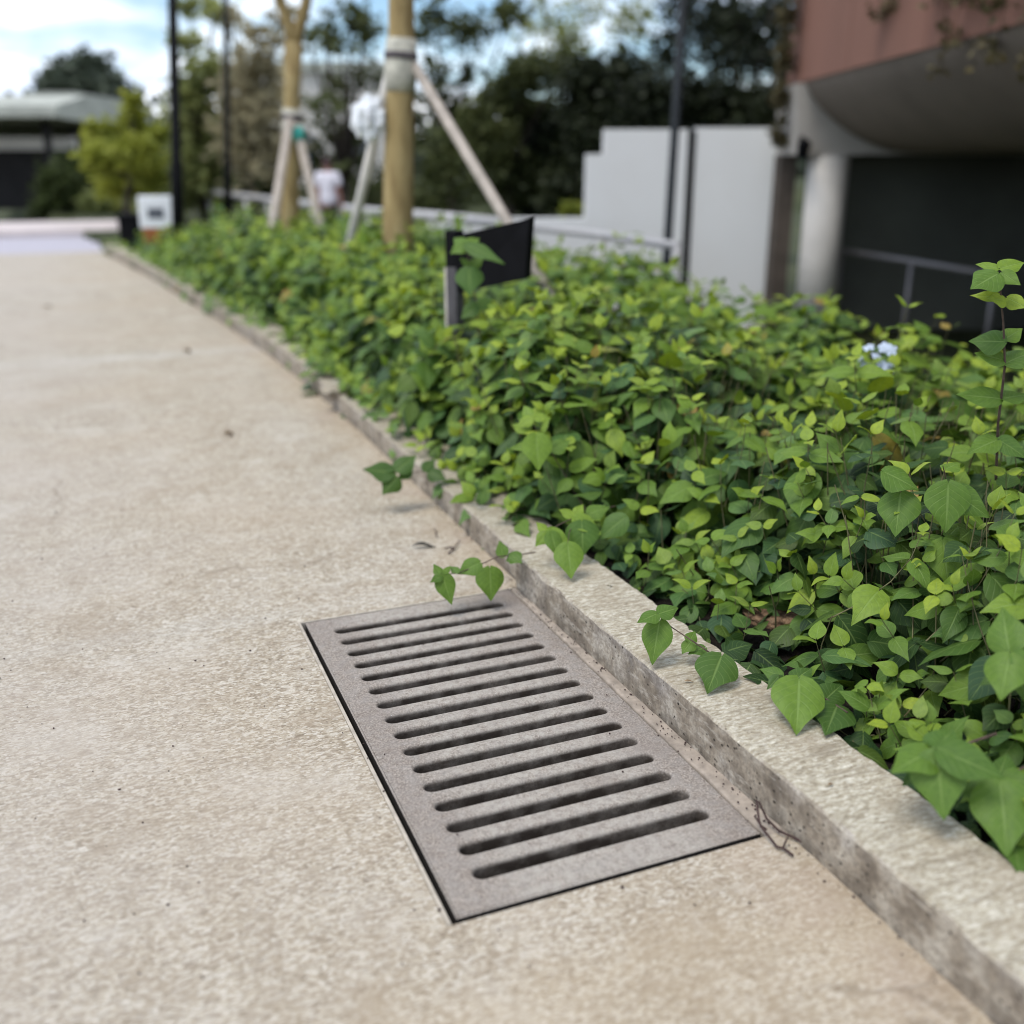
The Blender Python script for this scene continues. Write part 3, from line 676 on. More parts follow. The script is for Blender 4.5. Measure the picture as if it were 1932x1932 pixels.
sprig("trailing_shoot", "light green shoot whose longest leaf hangs onto the kerb beyond the joint", "shoot",
      [st([(1160, 955, 2.90), (1110, 968, 2.82), (1084, 976, 2.77), (1055, 990, 2.74), (1030, 1004, 2.71)]), st([(1084, 980, 2.77), (1074, 1005, 2.72), (1071, 1028, 2.66)], .0012, .0008)],
      [(1071, 1026, 1078, 1090, 2.64, -.04, .95, .72), (1032, 1006, 1010, 1030, 2.70, -.02, .9, .78), (1034, 1000, 1078, 1026, 2.70, -.02, .6, .80), (1030, 1002, 1012, 985, 2.72, .02, .85, .85), (1084, 976, 1134, 1006, 2.76, -.03, .75, .82), (1082, 974, 1055, 960, 2.77, .01, .8, .85),
       (1098, 985, 1100, 1048, 2.74, -.04, 1.15, .55), (1180, 976, 1128, 1016, 2.76, -.02, .8, .5), (1086, 972, 1100, 950, 2.78, .03, .8, .85), (1040, 1004, 1052, 1050, 2.69, -.04, .8, .62), (1110, 970, 1150, 955, 2.8, .02, .9, .6)], "shoots trailing over the kerb")
sprig("foreground_shoot", "big soft cluster of leaves drooping over the kerb nearest the viewer at right", "shoot",
      [st([(1880, 1385, 1.62), (1820, 1405, 1.57), (1765, 1416, 1.52)], .003, .0015), st([(1985, 1420, 1.60), (1930, 1450, 1.56), (1890, 1470, 1.54)], .003, .0015)],
      [(1768, 1420, 1782, 1545, 1.50, -.06, .95, .66), (1762, 1416, 1686, 1450, 1.52, -.04, .9, .62), (1772, 1416, 1900, 1466, 1.50, -.05, .72, .50), (1768, 1412, 1800, 1372, 1.52, .05, 1., .55), (1800, 1410, 1705, 1478, 1.55, -.02, .8, .32), (1888, 1475, 1902, 1612, 1.50, -.05, .92, .62), (1888, 1472, 1820, 1500, 1.53, -.02, .9, .5), (1895, 1468, 1960, 1480, 1.52, -.02, .9, .55), (1885, 1468, 1900, 1420, 1.55, .05, .9, .5)], "shoots in front of the shrub bed")
sprig("foreground_shoot", "pair of large soft leaves on a stem rising beside the right frame edge", "shoot",
      [st([(2000, 1260, 1.72), (1940, 1220, 1.68), (1905, 1232, 1.66)], .003, .0015)],
      [(1906, 1236, 1888, 1318, 1.64, -.05, 1.0, .66), (1906, 1230, 1890, 1145, 1.66, .06, .95, .62), (1912, 1234, 1965, 1270, 1.64, -.03, .9, .6), (1915, 1228, 1970, 1190, 1.66, .04, .9, .6), (1930, 1250, 1850, 1290, 1.70, .0, .75, .42)], "shoots in front of the shrub bed")
sprig("foreground_shoot", "shoot with the largest heart shaped leaf, high on the right of the bed", "shoot",
      [st([(1800, 1075, 2.20), (1792, 1000, 2.18), (1788, 915, 2.14), (1780, 880, 2.12)])],
      [(1790, 912, 1786, 1002, 2.12, -.04, 1.02, .60), (1795, 925, 1870, 975, 2.12, -.03, .75, .52), (1780, 1020, 1790, 1102, 2.11, -.05, .95, .72), (1785, 1018, 1842, 1048, 2.12, -.03, .85, .68), (1780, 1018, 1735, 1012, 2.13, .02, .6, .68), (1790, 1012, 1815, 985, 2.15, .04, .9, .6), (1785, 885, 1812, 870, 2.13, .03, .9, .7), (1700, 930, 1690, 1010, 2.2, -.05, 1.05, .58), (1668, 890, 1735, 920, 2.2, -.03, 1., .58)], "shoots in front of the shrub bed")
sprig("tall_shoot", "tall upright woody shoot with spaced leaf pairs standing above the shrubs at right", "shoot",
      [st([(1880, 905, 2.5), (1884, 800, 2.46), (1897, 690, 2.42), (1894, 610, 2.40), (1886, 520, 2.38)], .0038, .0018)],
      [(1884, 516, 1836, 540, 2.36, -.04, .95, .60), (1884, 506, 1842, 496, 2.38, .02, .75, .82), (1888, 506, 1936, 490, 2.38, .02, .75, .82), (1892, 514, 1926, 536, 2.36, -.03, .85, .66), (1888, 560, 1832, 556, 2.39, .02, .5, .97), (1888, 545, 1860, 524, 2.4, .03, .5, .97), (1898, 566, 1868, 560, 2.38, -.02, .9, .93), (1902, 562, 1940, 580, 2.38, -.03, .9, .93),
       (1896, 645, 1830, 640, 2.40, .04, 1.0, .50), (1896, 640, 1930, 618, 2.42, .02, .9, .75), (1896, 680, 1842, 664, 2.42, .0, .7, .66), (1898, 685, 1950, 660, 2.42, .02, .9, .66), (1888, 752, 1808, 742, 2.44, .0, .6, .60), (1892, 752, 1945, 740, 2.44, .02, .8, .6), (1882, 830, 1830, 850, 2.44, -.04, .7, .7), (1886, 830, 1940, 862, 2.44, -.03, .8, .6)])
sprig("foreground_shoot", "shoot of soft leaves growing in front of the black panel on the post", "shoot",
      [st([(905, 640, 4.02), (898, 570, 4.0), (886, 500, 3.98), (880, 462, 3.97)], .0035, .002)],
      [(885, 505, 886, 556, 3.95, -.04, 1.15, .50), (880, 462, 950, 492, 3.95, -.06, .45, .48), (878, 462, 850, 476, 3.97, -.03, .95, .62), (882, 460, 905, 448, 3.98, .04, .8, .66), (876, 458, 856, 446, 3.98, .05, .9, .62), (886, 498, 868, 486, 3.97, .02, .9, .6), (890, 500, 912, 484, 3.97, .03, .9, .6), (900, 575, 870, 600, 3.98, -.03, .9, .45), (902, 580, 930, 560, 4., .03, .9, .6)], "shoots in front of the shrub bed")

# pale blue flower head in the bed
fl = tag(empty("flower_head", at_far(1655, 700, 3.7)), "loose pale blue flower head among the leaves of the shrub bed", "flower")
for (u, v) in ((1640, 655), (1668, 655), (1682, 660), (1655, 672), (1632, 682), (1665, 690), (1678, 695), (1652, 700)):
    fm = MB(); c = at_far(u, v, 3.52 + rng.uniform(-.03, .03)); n = ((Vector((0, 0, CAM_H)) - c).normalized() + UP * .5 + Vector((rng.gauss(0, .3), rng.gauss(0, .3), 0))).normalized(); a = n.orthogonal().normalized(); b = n.cross(a)
    for q in range(5):
        th = 2 * math.pi * q / 5 + rng.uniform(0, .4); d = a * math.cos(th) + b * math.sin(th); t = n.cross(d)
        P = [c, c + d * .012 + t * .008 + n * .002, c + d * .021 + t * .005 - n * .001, c + d * .021 - t * .005 - n * .001, c + d * .012 - t * .008 + n * .002]
        fm.add(P, [(0, 1, 2, 3, 4)], True)
    fm.build("blossom", M['petal'], fl, fix=False)
fs_ = MB(); fs_.tube([at_far(1662, 760, 3.60), at_far(1658, 720, 3.58), at_far(1656, 676, 3.55)], .002, 6); fs_.build("stem", M['stem'], fl)

# ------------------------------------------------------------------ litter
def litter_leaf(name, label, u, v, size, ang, mat, z=.004, curl=.35, asp=.45):
    c = at_z(u, v, z); m = MB(); n = 8; vs = []
    for i in range(n + 1):
        t = i / n; wv = asp * .5 * math.sin(math.pi * min(1, t * 1.02)) ** .8
        for s in (-1, -.5, 0, .5, 1):
            X = (t - .5) * size; Y = s * wv * size; Z = abs(s) ** 2 * wv * size * curl + .10 * size * curl * math.sin(t * 5)
            vs.append(c + Vector((X * math.cos(ang) - Y * math.sin(ang), X * math.sin(ang) + Y * math.cos(ang), Z + .002)))
    m.add(vs, [(i * 5 + j, i * 5 + j + 1, (i + 1) * 5 + j + 1, (i + 1) * 5 + j) for i in range(n) for j in range(4)], True)
    return tag(m.build(name, mat, fix=False), label, "dead leaf", "dead leaves lying about")
litter_leaf("fallen_leaf", "long dark curled dead leaf on the path beyond the drain cover", 800, 1032, .085, R_(-12), M['darkdead'], curl=.8, asp=.24)
litter_leaf("fallen_leaf", "small brown dead leaf lying alone in the middle of the path", 432, 821, .05, .4, M['deadleaf'], curl=1.1, asp=.6)
litter_leaf("fallen_leaf", "brown crumpled leaf lying on the pale cement line across the path", 353, 664, .06, .9, M['deadleaf'], curl=1.2, asp=.6)
litter_leaf("fallen_leaf", "flat faded leaf far up the path near its left side", 90, 578, .10, .2, M['deadleaf'], curl=.3, asp=.5)
litter_leaf("fallen_leaf", "tiny dark leaf fleck on the kerb top below a heart shaped leaf", 1300, 1287, .022, -.4, M['deadleaf'], .107, .5, .3)
litter_leaf("fallen_leaf", "little brown leaf crumb on the kerb top above the slotted cover", 1568, 1482, .014, .2, M['deadleaf'], .107, .5, .5)
def twig(name, label, lines, group="twigs on the path"):
    m = MB()
    for pl, r0, r1 in lines:
        P = [at_z(u, v, z) for u, v, z in pl]; m.tube(P, [r0 + (r1 - r0) * i / (len(P) - 1) for i in range(len(P))], 7)
    return tag(m.build(name, M['twig']), label, "twig", group)
twig("forked_twig", "dark forked dry twig leaning over the near right corner of the drain cover",
     [([(1428, 1510, .05), (1432, 1545, .028), (1436, 1560, .022), (1452, 1580, .014), (1466, 1598, .008), (1480, 1602, .008), (1497, 1615, .007)], .0022, .0026),
      ([(1432, 1512, .045), (1447, 1545, .02), (1470, 1568, .012), (1500, 1582, .008), (1531, 1597, .008)], .002, .0026),
      ([(1424, 1540, .02), (1436, 1558, .02), (1447, 1566, .018)], .0016, .002), ([(1478, 1600, .008), (1482, 1590, .012), (1486, 1582, .018)], .002, .0016)])
twig("dry_twig", "small dark branched twig lying beside the curled dead leaf", [([(846, 1044, .006), (856, 1036, .008), (868, 1018, .012)], .003, .0016), ([(838, 1035, .006), (850, 1032, .007), (858, 1034, .007)], .002, .002), ([(856, 1036, .008), (846, 1032, .009)], .002, .001)])
twig("dry_twig", "short hooked twig on the path near the kerb", [([(819, 997, .005), (823, 1003, .006), (822, 1010, .005), (826, 1014, .005)], .002, .0012)])
gt = MB(); rg = random.Random(21)
for i in range(420):
    y = rg.uniform(.9, 4.5) if i % 3 else rg.uniform(1.2, 2.7); x = kx(y) - abs(rg.gauss(0, .018)) - .004 if i < 230 else rg.uniform(-.5, 1.05)
    inside = HX0 < x < HX1 and HY0 < y < HY1
    q = rg.uniform(.0008, .0022) if i < 230 else rg.uniform(.0008, .0028)
    c = Vector((x, y, (.0032 if inside else .0016) + q * .4)); bm = bmesh.new(); bmesh.ops.create_icosphere(bm, subdivisions=1, radius=q)
    if inside and ((x > SX0 - .012 and x < SX1 + .012 and abs(((y - yc0 + pitch / 2) % pitch) - pitch / 2) < .027)): bm.free(); continue
    sx_, sy_ = rg.uniform(.6, 1.6), rg.uniform(.6, 1.6); gt.add([c + Vector((v.co.x * sx_, v.co.y * sy_, v.co.z * rg.uniform(.6, 1))) for v in bm.verts], [[v.index for v in f_.verts] for f_ in bm.faces]); bm.free()
tag(gt.build("grit", M['twig']), "fine dark grit and crumbs scattered on the path and along the kerb foot", "grit", kind='stuff')
# rotten wood in the bed
def lump(name, label, u, v, z, size, rot, mat=None, cat="rotten wood", group="rotten wood in the shrub bed"):
    c = at_z(u, v, z); bm = bmesh.new(); bmesh.ops.create_icosphere(bm, subdivisions=4, radius=1.0)
    for q in bm.verts:
        d = q.co.normalized(); k_ = 1 + noise.noise(d * 2.1 + Vector((u, 0, 0))) * .35 + noise.noise(d * 6 + Vector((0, v, 0))) * .16 + noise.noise(d * 15) * .06
        q.co = Matrix.Rotation(rot, 3, 'Z') @ Vector((d.x * size[0] * k_, d.y * size[1] * k_, d.z * size[2] * k_)) + c
    me = bpy.data.meshes.new(name); bm.to_mesh(me); bm.free(); me.materials.append(mat or M['log'])
    for p_ in me.polygons: p_.use_smooth = True
    o = bpy.data.objects.new(name, me); COL.objects.link(o); return tag(o, label, cat, group)
lump("rotten_log", "rough tan lump of rotten wood in the bed just behind the kerb", 1290, 1085, .07, (.075, .05, .035), .9)
lump("rotten_log", "longer brown piece of rotten bark lying under the leaves near the kerb", 1475, 1175, .06, (.12, .05, .03), -.9)
lump("stone", "pale broken lump of concrete on the kerb where the far shrubs begin", 632, 738, .10, (.075, .06, .035), .3, M['kerb'], "stone", None)

# ------------------------------------------------------------------ panel on post in the bed
bp = tag(empty("panel_post", BOL), "grey post in the shrubs carrying a black blank panel box turned away", "post")
a0 = at_far(846, 560, 4.5); px_ = RF(a0.dot(RT), 4.5, 0)
Mrot = Matrix.Rotation(-YAW - R_(32), 3, 'Z')
ax, ay = Mrot @ Vector((1, 0, 0)), Mrot @ Vector((0, 1, 0))
pc = RF(-.245, 4.5, 0)
b = MB(); b.box(pc + Vector((0, 0, .38)), (.052, .060, .78), Mrot, .004); b.build("post", M['greypost'], bp)
b = MB(); b.box(pc - ax * .031 + Vector((0, 0, .38)), (.012, .056, .76), Mrot, .001); b.build("pale_edge", M['palepost'], bp)
b = MB(); b.box(pc + Vector((0, 0, .84)), (.056, .064, .15), Mrot, .004); b.build("post_cap", M['blackmetal'], bp)
# slanted black panel: top edge rises away from the post
q0 = at_far(851, 446, 4.46); q1 = at_far(998, 412, 4.28); q2 = at_far(991, 526, 4.28); q3 = at_far(868, 552, 4.46)
nb = ((q1 - q0).cross(q3 - q0)).normalized(); nb = nb if nb.dot(FW) > 0 else -nb
b = MB(); b.prism([q0, q1, q2, q3], nb * .05); b.build("panel_box", M['blackmetal'], bp)

# ------------------------------------------------------------------ white sign by the road
c = at_far(294, 400, 13.5); sg = tag(empty("road_sign", (c.x, c.y, 0)), "small white square sign with grey print on an orange brown base at the hedge end", "sign")
Ms = Matrix.Rotation(-YAW * .6, 3, 'Z'); fx, fy = Ms @ Vector((1, 0, 0)), Ms @ Vector((0, 1, 0))
b = MB(); b.box((c.x, c.y, c.z), (.42, .07, .40), Ms, .02); b.build("sign_board", M['white'], sg)
b = MB(); b.box(Vector((c.x, c.y, c.z - .01)) - fy * .037, (.20, .006, .13), Ms); b.build("sign_print", M['signgrey'], sg)
b = MB(); b.box((c.x - .01, c.y, (c.z - .2) / 2 + .03), (.34, .06, c.z - .23 + .06), Ms, .01); b.build("sign_base", M['rust'], sg)
c = at_far(245, 430, 14.0); b = MB(); b.box((c.x, c.y, .24), (.26, .22, .48), Ms, .03); b.box((c.x, c.y, .50), (.30, .26, .05), Ms, .015)
tag(b.build("utility_box", M['blackmetal']), "dark low box with a lid at the end of the hedge behind the white sign", "utility box")

# ------------------------------------------------------------------ trees
def crown_chunk(clumps, n, size, rs, tint=(0, 1), flat=.6):
    """many small leaf faces filling ellipsoid clumps; each leaf two quads folded along its midrib"""
    vol = np.array([c[1][0] * c[1][1] * c[1][2] for c in clumps]) ** .7; vol /= vol.sum()
    idx = rs.choice(len(clumps), n, p=vol); C = np.array([c[0] for c in clumps])[idx]; S = np.array([c[1] for c in clumps])[idx]
    d = rs.normal(size=(n, 3)); d /= np.linalg.norm(d, axis=1)[:, None]; r = rs.uniform(.0, 1, n) ** .45
    P = C + d * r[:, None] * S * (1 + .25 * rs.normal(size=(n, 1)))
    a = rs.normal(size=(n, 3)); a[:, 2] *= .5; a /= np.linalg.norm(a, axis=1)[:, None]
    nn = rs.normal(size=(n, 3)) * .7 + np.array([0, 0, flat]); nn -= a * (nn * a).sum(1)[:, None]; nn /= np.linalg.norm(nn, axis=1)[:, None]
    s = np.cross(a, nn); L = size * rs.uniform(.6, 1.3, n)[:, None]; W = L * .34
    v = np.stack([P, P + a * L * .5 + s * W + nn * L * .12, P + a * L, P + a * L * .5 - s * W + nn * L * .12, P + a * L * .45, P + a * L * .02], 1)
    v = v[:, [0, 1, 2, 4, 3]]
    q = np.array([(0, 1, 2, 3), (0, 3, 2, 4)]); F = (q[None] + (np.arange(n) * 5)[:, None, None]).reshape(-1, 4)
    cl = rs.uniform(0, 1, len(clumps)); t = np.clip(tint[0] + (tint[1] - tint[0]) * (.55 * rs.uniform(0, 1, n) + .45 * cl[idx]), 0, 1)
    col = np.zeros((n, 5, 4)); col[..., 0] = t[:, None]; col[..., 3] = 1
    return v.reshape(-1, 3), F, col.reshape(-1, 4), 0
def tree(name, label, base, trunk_h, tr, clumps, n, size, mat, seed, bark='darkbark', group=None, cat="tree", flat=.6):
    rs = np.random.RandomState(seed); rg = random.Random(seed)
    root = tag(empty(name, base), label, cat, group)
    t = MB(); B = Vector(base) - Vector((0, 0, .1)); top = B + Vector((rg.uniform(-.15, .15), rg.uniform(-.15, .15), trunk_h))
    t.tube([B, B.lerp(top, .5) + Vector((rg.uniform(-.05, .05), rg.uniform(-.05, .05), 0)), top], [tr * 1.25, tr, tr * .75], 9)
    for c, s in clumps:
        c = Vector(c); m_ = top.lerp(c, .5) + Vector((0, 0, -.12 * (c - top).length * .3)); t.tube([B.lerp(top, rg.uniform(.75, 1)), m_, c], [tr * .55, tr * .35, tr * .12], 6)
    t.build("trunk", M[bark], root)
    np_mesh("crown", [crown_chunk([(tuple(c), s) for c, s in clumps], n, size, rs, flat=flat)], [mat], root)
    return root
def clumps_px(F, items, dF=1.5, seed=0):
    """items: (u, v, rx_px, rz_px) -> clumps near distance F"""
    rg = random.Random(seed); out = []
    for (u, v, rx, rz) in items:
        f = F + rg.uniform(-dF, dF); k_ = f / 2050.0; out.append((at_far(u, v, f), (rx * k_, rx * k_ * .9, rz * k_)))
    return out
C_dark = mat_crown("foliage_dark", (.022, .034, .012), (.085, .11, .032), .3)
C_dk2 = mat_crown('foliage_mid_green', (.030, .042, .014), (.12, .135, .045), .3)
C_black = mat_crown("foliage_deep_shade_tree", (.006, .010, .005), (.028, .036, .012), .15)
C_mid = mat_crown("foliage_olive", (.12, .15, .05), (.38, .40, .14), .5)
C_yel = mat_crown("foliage_yellow_green", (.13, .17, .025), (.40, .41, .06), .4)
C_far = mat_crown("foliage_far_grey_green", (.045, .06, .042), (.105, .125, .085), .2)
C_brown = mat_crown("foliage_brown_green", (.22, .195, .115), (.52, .46, .29), .5)
def bump_clumps(u0, u1, v0, v1, n, rmin, rmax, seed):
    rg = random.Random(seed); return [(rg.uniform(u0, u1), rg.uniform(v0, v1), rg.uniform(rmin, rmax), rg.uniform(rmin, rmax) * .8) for _ in range(n)]

c = at_far(155, 330, 55); tree("far_tree", "big rounded grey green tree far beyond the road under the clouds", (c.x, c.y, 0), 3.0, .35,
     clumps_px(55, [(150, 170, 55, 40), (195, 170, 42, 30), (115, 185, 38, 30), (160, 135, 40, 28), (225, 190, 26, 22), (150, 220, 60, 35), (90, 215, 25, 20), (120, 145, 22, 20)], 2, 1), 9000, .55, C_far, 1)
c = at_far(235, 380, 19); tree("yellow_green_tree", "small bright yellow green tree beside the road left of the lamp posts", (c.x, c.y, .02), 1.0, .06,
     clumps_px(19, [(225, 280, 42, 40), (250, 235, 30, 28), (190, 300, 34, 30), (265, 290, 34, 32), (230, 340, 44, 34), (250, 190, 17, 22), (180, 250, 22, 22), (280, 335, 25, 26), (300, 255, 16, 16)], .7, 2), 5200, .15, C_yel, 2)
for i, (u, seed, lab, its, mt, n, F, sz) in enumerate([
    (385, 3, "olive green tree standing between the two dark lamp posts", [(370, 165, 42, 40), (385, 250, 45, 48), (365, 320, 40, 40), (345, 230, 30, 32), (400, 310, 34, 40), (395, 130, 24, 22)], C_mid, 3600, 23, .19),
    (480, 4, "brownish open crowned tree behind the forked young tree", [(470, 150, 42, 40), (500, 215, 44, 40), (460, 280, 46, 44), (520, 300, 36, 40), (490, 110, 34, 26), (445, 215, 28, 30), (530, 170, 24, 30)], C_brown, 2400, 22, .19),
    (650, 5, "loose dark tree between the forked tree and the thick trunk", [(615, 60, 30, 30), (650, 160, 38, 30), (690, 60, 30, 26), (640, 260, 46, 40), (690, 330, 36, 36), (600, 320, 40, 40), (610, 190, 30, 26), (665, 20, 30, 22), (700, 150, 20, 22)], C_dk2, 1400, 21, .19),
    (850, 6, "thin crowned tree right of the thick trunk with sky showing through", [(850, 200, 34, 30), (880, 60, 40, 26), (820, 150, 24, 40), (860, 290, 44, 44), (830, 340, 40, 40), (900, 330, 40, 40), (820, 30, 26, 26), (960, 30, 36, 22)], C_dk2, 2700, 20, .17)]):
    c = at_far(u, 380, F); tree("background_tree", lab, (c.x, c.y, ground_z(c.x, c.y)), 2.0, .09, clumps_px(F, [(a_, b_, c_ * 1.35, d_ * 1.35) for a_, b_, c_, d_ in its] + bump_clumps(u - 70, u + 70, 0, 330, 9, 14, 34, seed), 1.2, seed), n, sz, mt, seed, group="trees in the background")
for (u, seed, lab, its, mt, n, F, sz) in [
    (960, 7, "mid green dense tree at the left of the dark thicket behind the white wall", [(950, 190, 46, 44), (990, 140, 44, 40), (1010, 230, 50, 50), (930, 270, 44, 50), (960, 340, 60, 50), (1060, 130, 34, 34), (900, 230, 30, 40), (1040, 320, 60, 60)], C_dk2, 9000, 17.5, .13),
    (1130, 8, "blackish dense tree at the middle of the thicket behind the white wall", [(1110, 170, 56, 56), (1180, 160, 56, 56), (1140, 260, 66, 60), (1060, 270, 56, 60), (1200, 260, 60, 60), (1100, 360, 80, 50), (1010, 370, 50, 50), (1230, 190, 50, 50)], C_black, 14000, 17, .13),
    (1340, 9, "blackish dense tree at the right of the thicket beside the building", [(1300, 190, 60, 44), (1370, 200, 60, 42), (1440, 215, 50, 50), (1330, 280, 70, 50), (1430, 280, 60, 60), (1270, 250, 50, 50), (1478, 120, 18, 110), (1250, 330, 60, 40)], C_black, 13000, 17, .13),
    (1380, 10, "tall open tree whose leaves break up the sky beside the brick red building", [(1340, 60, 50, 40), (1400, 40, 50, 40), (1440, 90, 40, 40), (1380, 110, 50, 30), (1300, 20, 40, 26), (1260, 100, 36, 40), (1460, 20, 30, 40)], C_black, 4200, 22, .15),
    (1080, 11, "tall feathery olive tree rising above the dark thicket", [(1050, 40, 40, 34), (1110, 20, 40, 26), (1000, 40, 34, 30), (1180, 40, 40, 36), (1080, 90, 36, 26), (1220, 30, 30, 30)], C_mid, 900, 26, .19)]:
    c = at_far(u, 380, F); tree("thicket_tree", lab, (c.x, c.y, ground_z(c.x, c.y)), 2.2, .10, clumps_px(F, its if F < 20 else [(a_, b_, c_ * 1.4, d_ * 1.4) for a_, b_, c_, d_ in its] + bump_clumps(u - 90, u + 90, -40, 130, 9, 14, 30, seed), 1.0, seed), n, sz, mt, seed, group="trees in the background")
c = at_far(1085, 395, 14.2); tree("low_shrub", "small yellow green shrub peeping over the low white wall", (c.x, c.y, -.6), .9, .03, clumps_px(14.2, [(1078, 393, 16, 12), (1092, 398, 12, 10), (1068, 400, 10, 8)], .1, 12), 300, .10, C_yel, 12, cat="shrub")
for (u, seed, lab, its) in [(120, 13, "dark green shrub at the corner of the dark pavilion", [(110, 350, 36, 40), (150, 330, 30, 40), (90, 390, 30, 24), (140, 395, 40, 24)]), (185, 14, "low dull green shrub under the yellow green tree", [(190, 385, 36, 26), (225, 400, 30, 26), (165, 400, 26, 20), (205, 355, 26, 24)]),
                            (300, 15, "dark shrub behind the white sign under the first lamp post", [(290, 350, 30, 30), (330, 370, 34, 26), (370, 360, 34, 30), (310, 330, 26, 30)]), (450, 16, "broad dark shrub behind the pale handrail left of the forked tree", [(430, 350, 40, 32), (480, 345, 40, 34), (400, 370, 30, 24), (520, 360, 30, 30)]),
                            (690, 17, "broad dark shrub behind the person and the pale stake", [(690, 370, 40, 36), (640, 350, 36, 34), (600, 370, 36, 30), (800, 380, 40, 34), (850, 380, 44, 34), (740, 360, 44, 40)])]:
    F = 24.5 if seed < 15 else 26 if seed > 15 else 23; c = at_far(u, 395, F)
    tree("background_shrub", lab, (c.x, c.y, ground_z(c.x, c.y)), .5, .05, clumps_px(F, its, .6, seed), 3600, .14, {13: C_dark, 14: C_mid, 15: C_mid, 16: C_dk2, 17: C_dk2}[seed], seed, group="shrubs in the background", cat="shrub")
# a far wood closing the horizon
rs = np.random.RandomState(77); cl = []
for i in range(70):
    u = -350 + i * 42; c = at_far(u, 300, 78 + rs.uniform(-6, 6)); cl.append(((c.x, c.y, rs.uniform(.8, 3.0)), (2.6, 2.6, 2.6)))
tag(np_mesh("far_woods", [crown_chunk(cl, 16000, .9, rs)], [C_far]), "far line of woods closing the horizon", "woods", kind='stuff')

# young trees in the hedge with stakes
def young_tree(label, base, path, radii, collar, fork, crown, seed):
    root = tag(empty("young_tree", base), label, "tree", "staked young trees")
    t = MB(); t.tube(path, radii, 14)
    for pl, rr in fork: t.tube(pl, rr, 10)
    t.build("trunk", M['bark'], root)
    w_ = MB(); (c0, c1, rr) = collar[0]
    w_.tube([c0, c0.lerp(c1, .3), c0.lerp(c1, .7), c1], [rr * .97, rr * 1.06, rr * 1.03, rr * .98], 14); w_.build("trunk_wrap", M['wrap'], root)
    w_ = MB(); (c0, c1, rr) = collar[1]; w_.tube([c0, c1], rr, 14); w_.build("tie_band", M['darkwrap'], root)
    if crown: np_mesh("crown", [crown_chunk(crown, 900, .14, np.random.RandomState(seed))], [C_mid], root)
    return root
F1 = 7.0; P1 = lambda u, v: at_far(u, v, F1)
k_ = F1 / 2040
b1 = P1(750, 420); base1 = (b1.x, b1.y, .05)
up1 = P1(757, -130); crown1 = [(tuple(up1 + Vector((dx, dy, dz))), (.8, .8, .5)) for dx, dy, dz in ((0, 0, 1.2), (.7, .3, 1.6), (-.6, .2, 1.5), (0, -.5, 2.0))]
young_tree("thick staked young tree with tan bark and a pale wrap, nearest in the hedge", base1,
     [Vector(base1), P1(750, 420), P1(752, 300), P1(755, 160), P1(757, 60), up1, up1 + Vector((0, 0, .9))], [30 * k_, 29.5 * k_, 28.5 * k_, 25.5 * k_, 24 * k_, 22 * k_, 18 * k_],
     [(P1(755, 172), P1(757, 72), 28.5 * k_), (P1(756, 112), P1(756.5, 98), 31 * k_)], [], crown1, 31)
F2 = 10.0; P2 = lambda u, v: at_far(u, v, F2); k_ = F2 / 2040
b2 = P2(546, 395); base2 = (b2.x, b2.y, .05); fk = P2(553, 78)
cr2 = [(tuple(P2(u, v)), (.7, .7, .5)) for u, v in ((480, -160), (600, -170), (540, -260), (650, -240))]
young_tree("slimmer staked young tree that forks into two limbs", base2,
     [Vector(base2), P2(546, 395), P2(548, 280), P2(551, 170), fk], [19 * k_, 18.5 * k_, 17 * k_, 15 * k_, 17 * k_],
     [(P2(549, 250), P2(550, 205), 18 * k_), (P2(549.5, 228), P2(550, 215), 19.5 * k_)],
     [([fk - Vector((0, 0, .05)), P2(545, 45), P2(532, 12), P2(512, -40), P2(490, -140)], [13 * k_, 11 * k_, 10 * k_, 9 * k_, 6 * k_]), ([fk - Vector((0, 0, .05)), P2(565, 48), P2(576, 10), P2(584, -40), P2(600, -140)], [13 * k_, 11 * k_, 10 * k_, 9 * k_, 6 * k_])], cr2, 32)
def stake(label, p0, p1, r0, mat, ropes=()):
    root = tag(empty("tree_stake", p0), label, "stake", "stakes propping the young trees")
    m = MB(); m.tube([p0, p0.lerp(p1, .5), p1], [r0 * 1.05, r0, r0 * .95], 10); m.build("pole", M[mat], root)
    for (q0, q1, rr) in ropes:
        m = MB(); m.tube([q0, q0.lerp(q1, .5), q1], [rr, rr * 1.1, rr], 10); m.build("rope", M['teal'], root)
    return root
def down(p, q, z):      # extend the line q->p to height z
    d = p - q; return p + d * ((z - p.z) / d.z)
s0, s1 = at_far(668, 400, 7.5), at_far(705, 215, 7.15); s2 = s0 + (s1 - s0) * 1.75
k_ = 6.6 / 2040
stake("whitish stake with teal rope propping the thick young tree on its left", down(s0, s1, .05), P1(738, 125) - FW * .02, 11 * k_, 'palestrut', [(s0.lerp(s1, .80), s0.lerp(s1, .95), 15 * k_)])
s0, s1 = at_far(955, 415, 6.2), at_far(800, 155, 6.85)
stake("grey timber stake propping the thick young tree on its right", down(s0, s1, .05), P1(775, 112), 10 * k_, 'strut')
k_ = 9.8 / 2040
s0, s1 = at_far(520, 390, 9.4), at_far(546, 225, 9.85); stake("grey stake on the left of the forked young tree", down(s0, s1, .05), s1, 8.5 * k_, 'strut', [])
s0, s1 = at_far(592, 375, 9.6), at_far(558, 235, 9.95); stake("grey stake with teal rope on the right of the forked young tree", down(s0, s1, .05), s1, 8 * k_, 'strut', [(s0.lerp(s1, .78), s0.lerp(s1, .94), 11 * k_)])
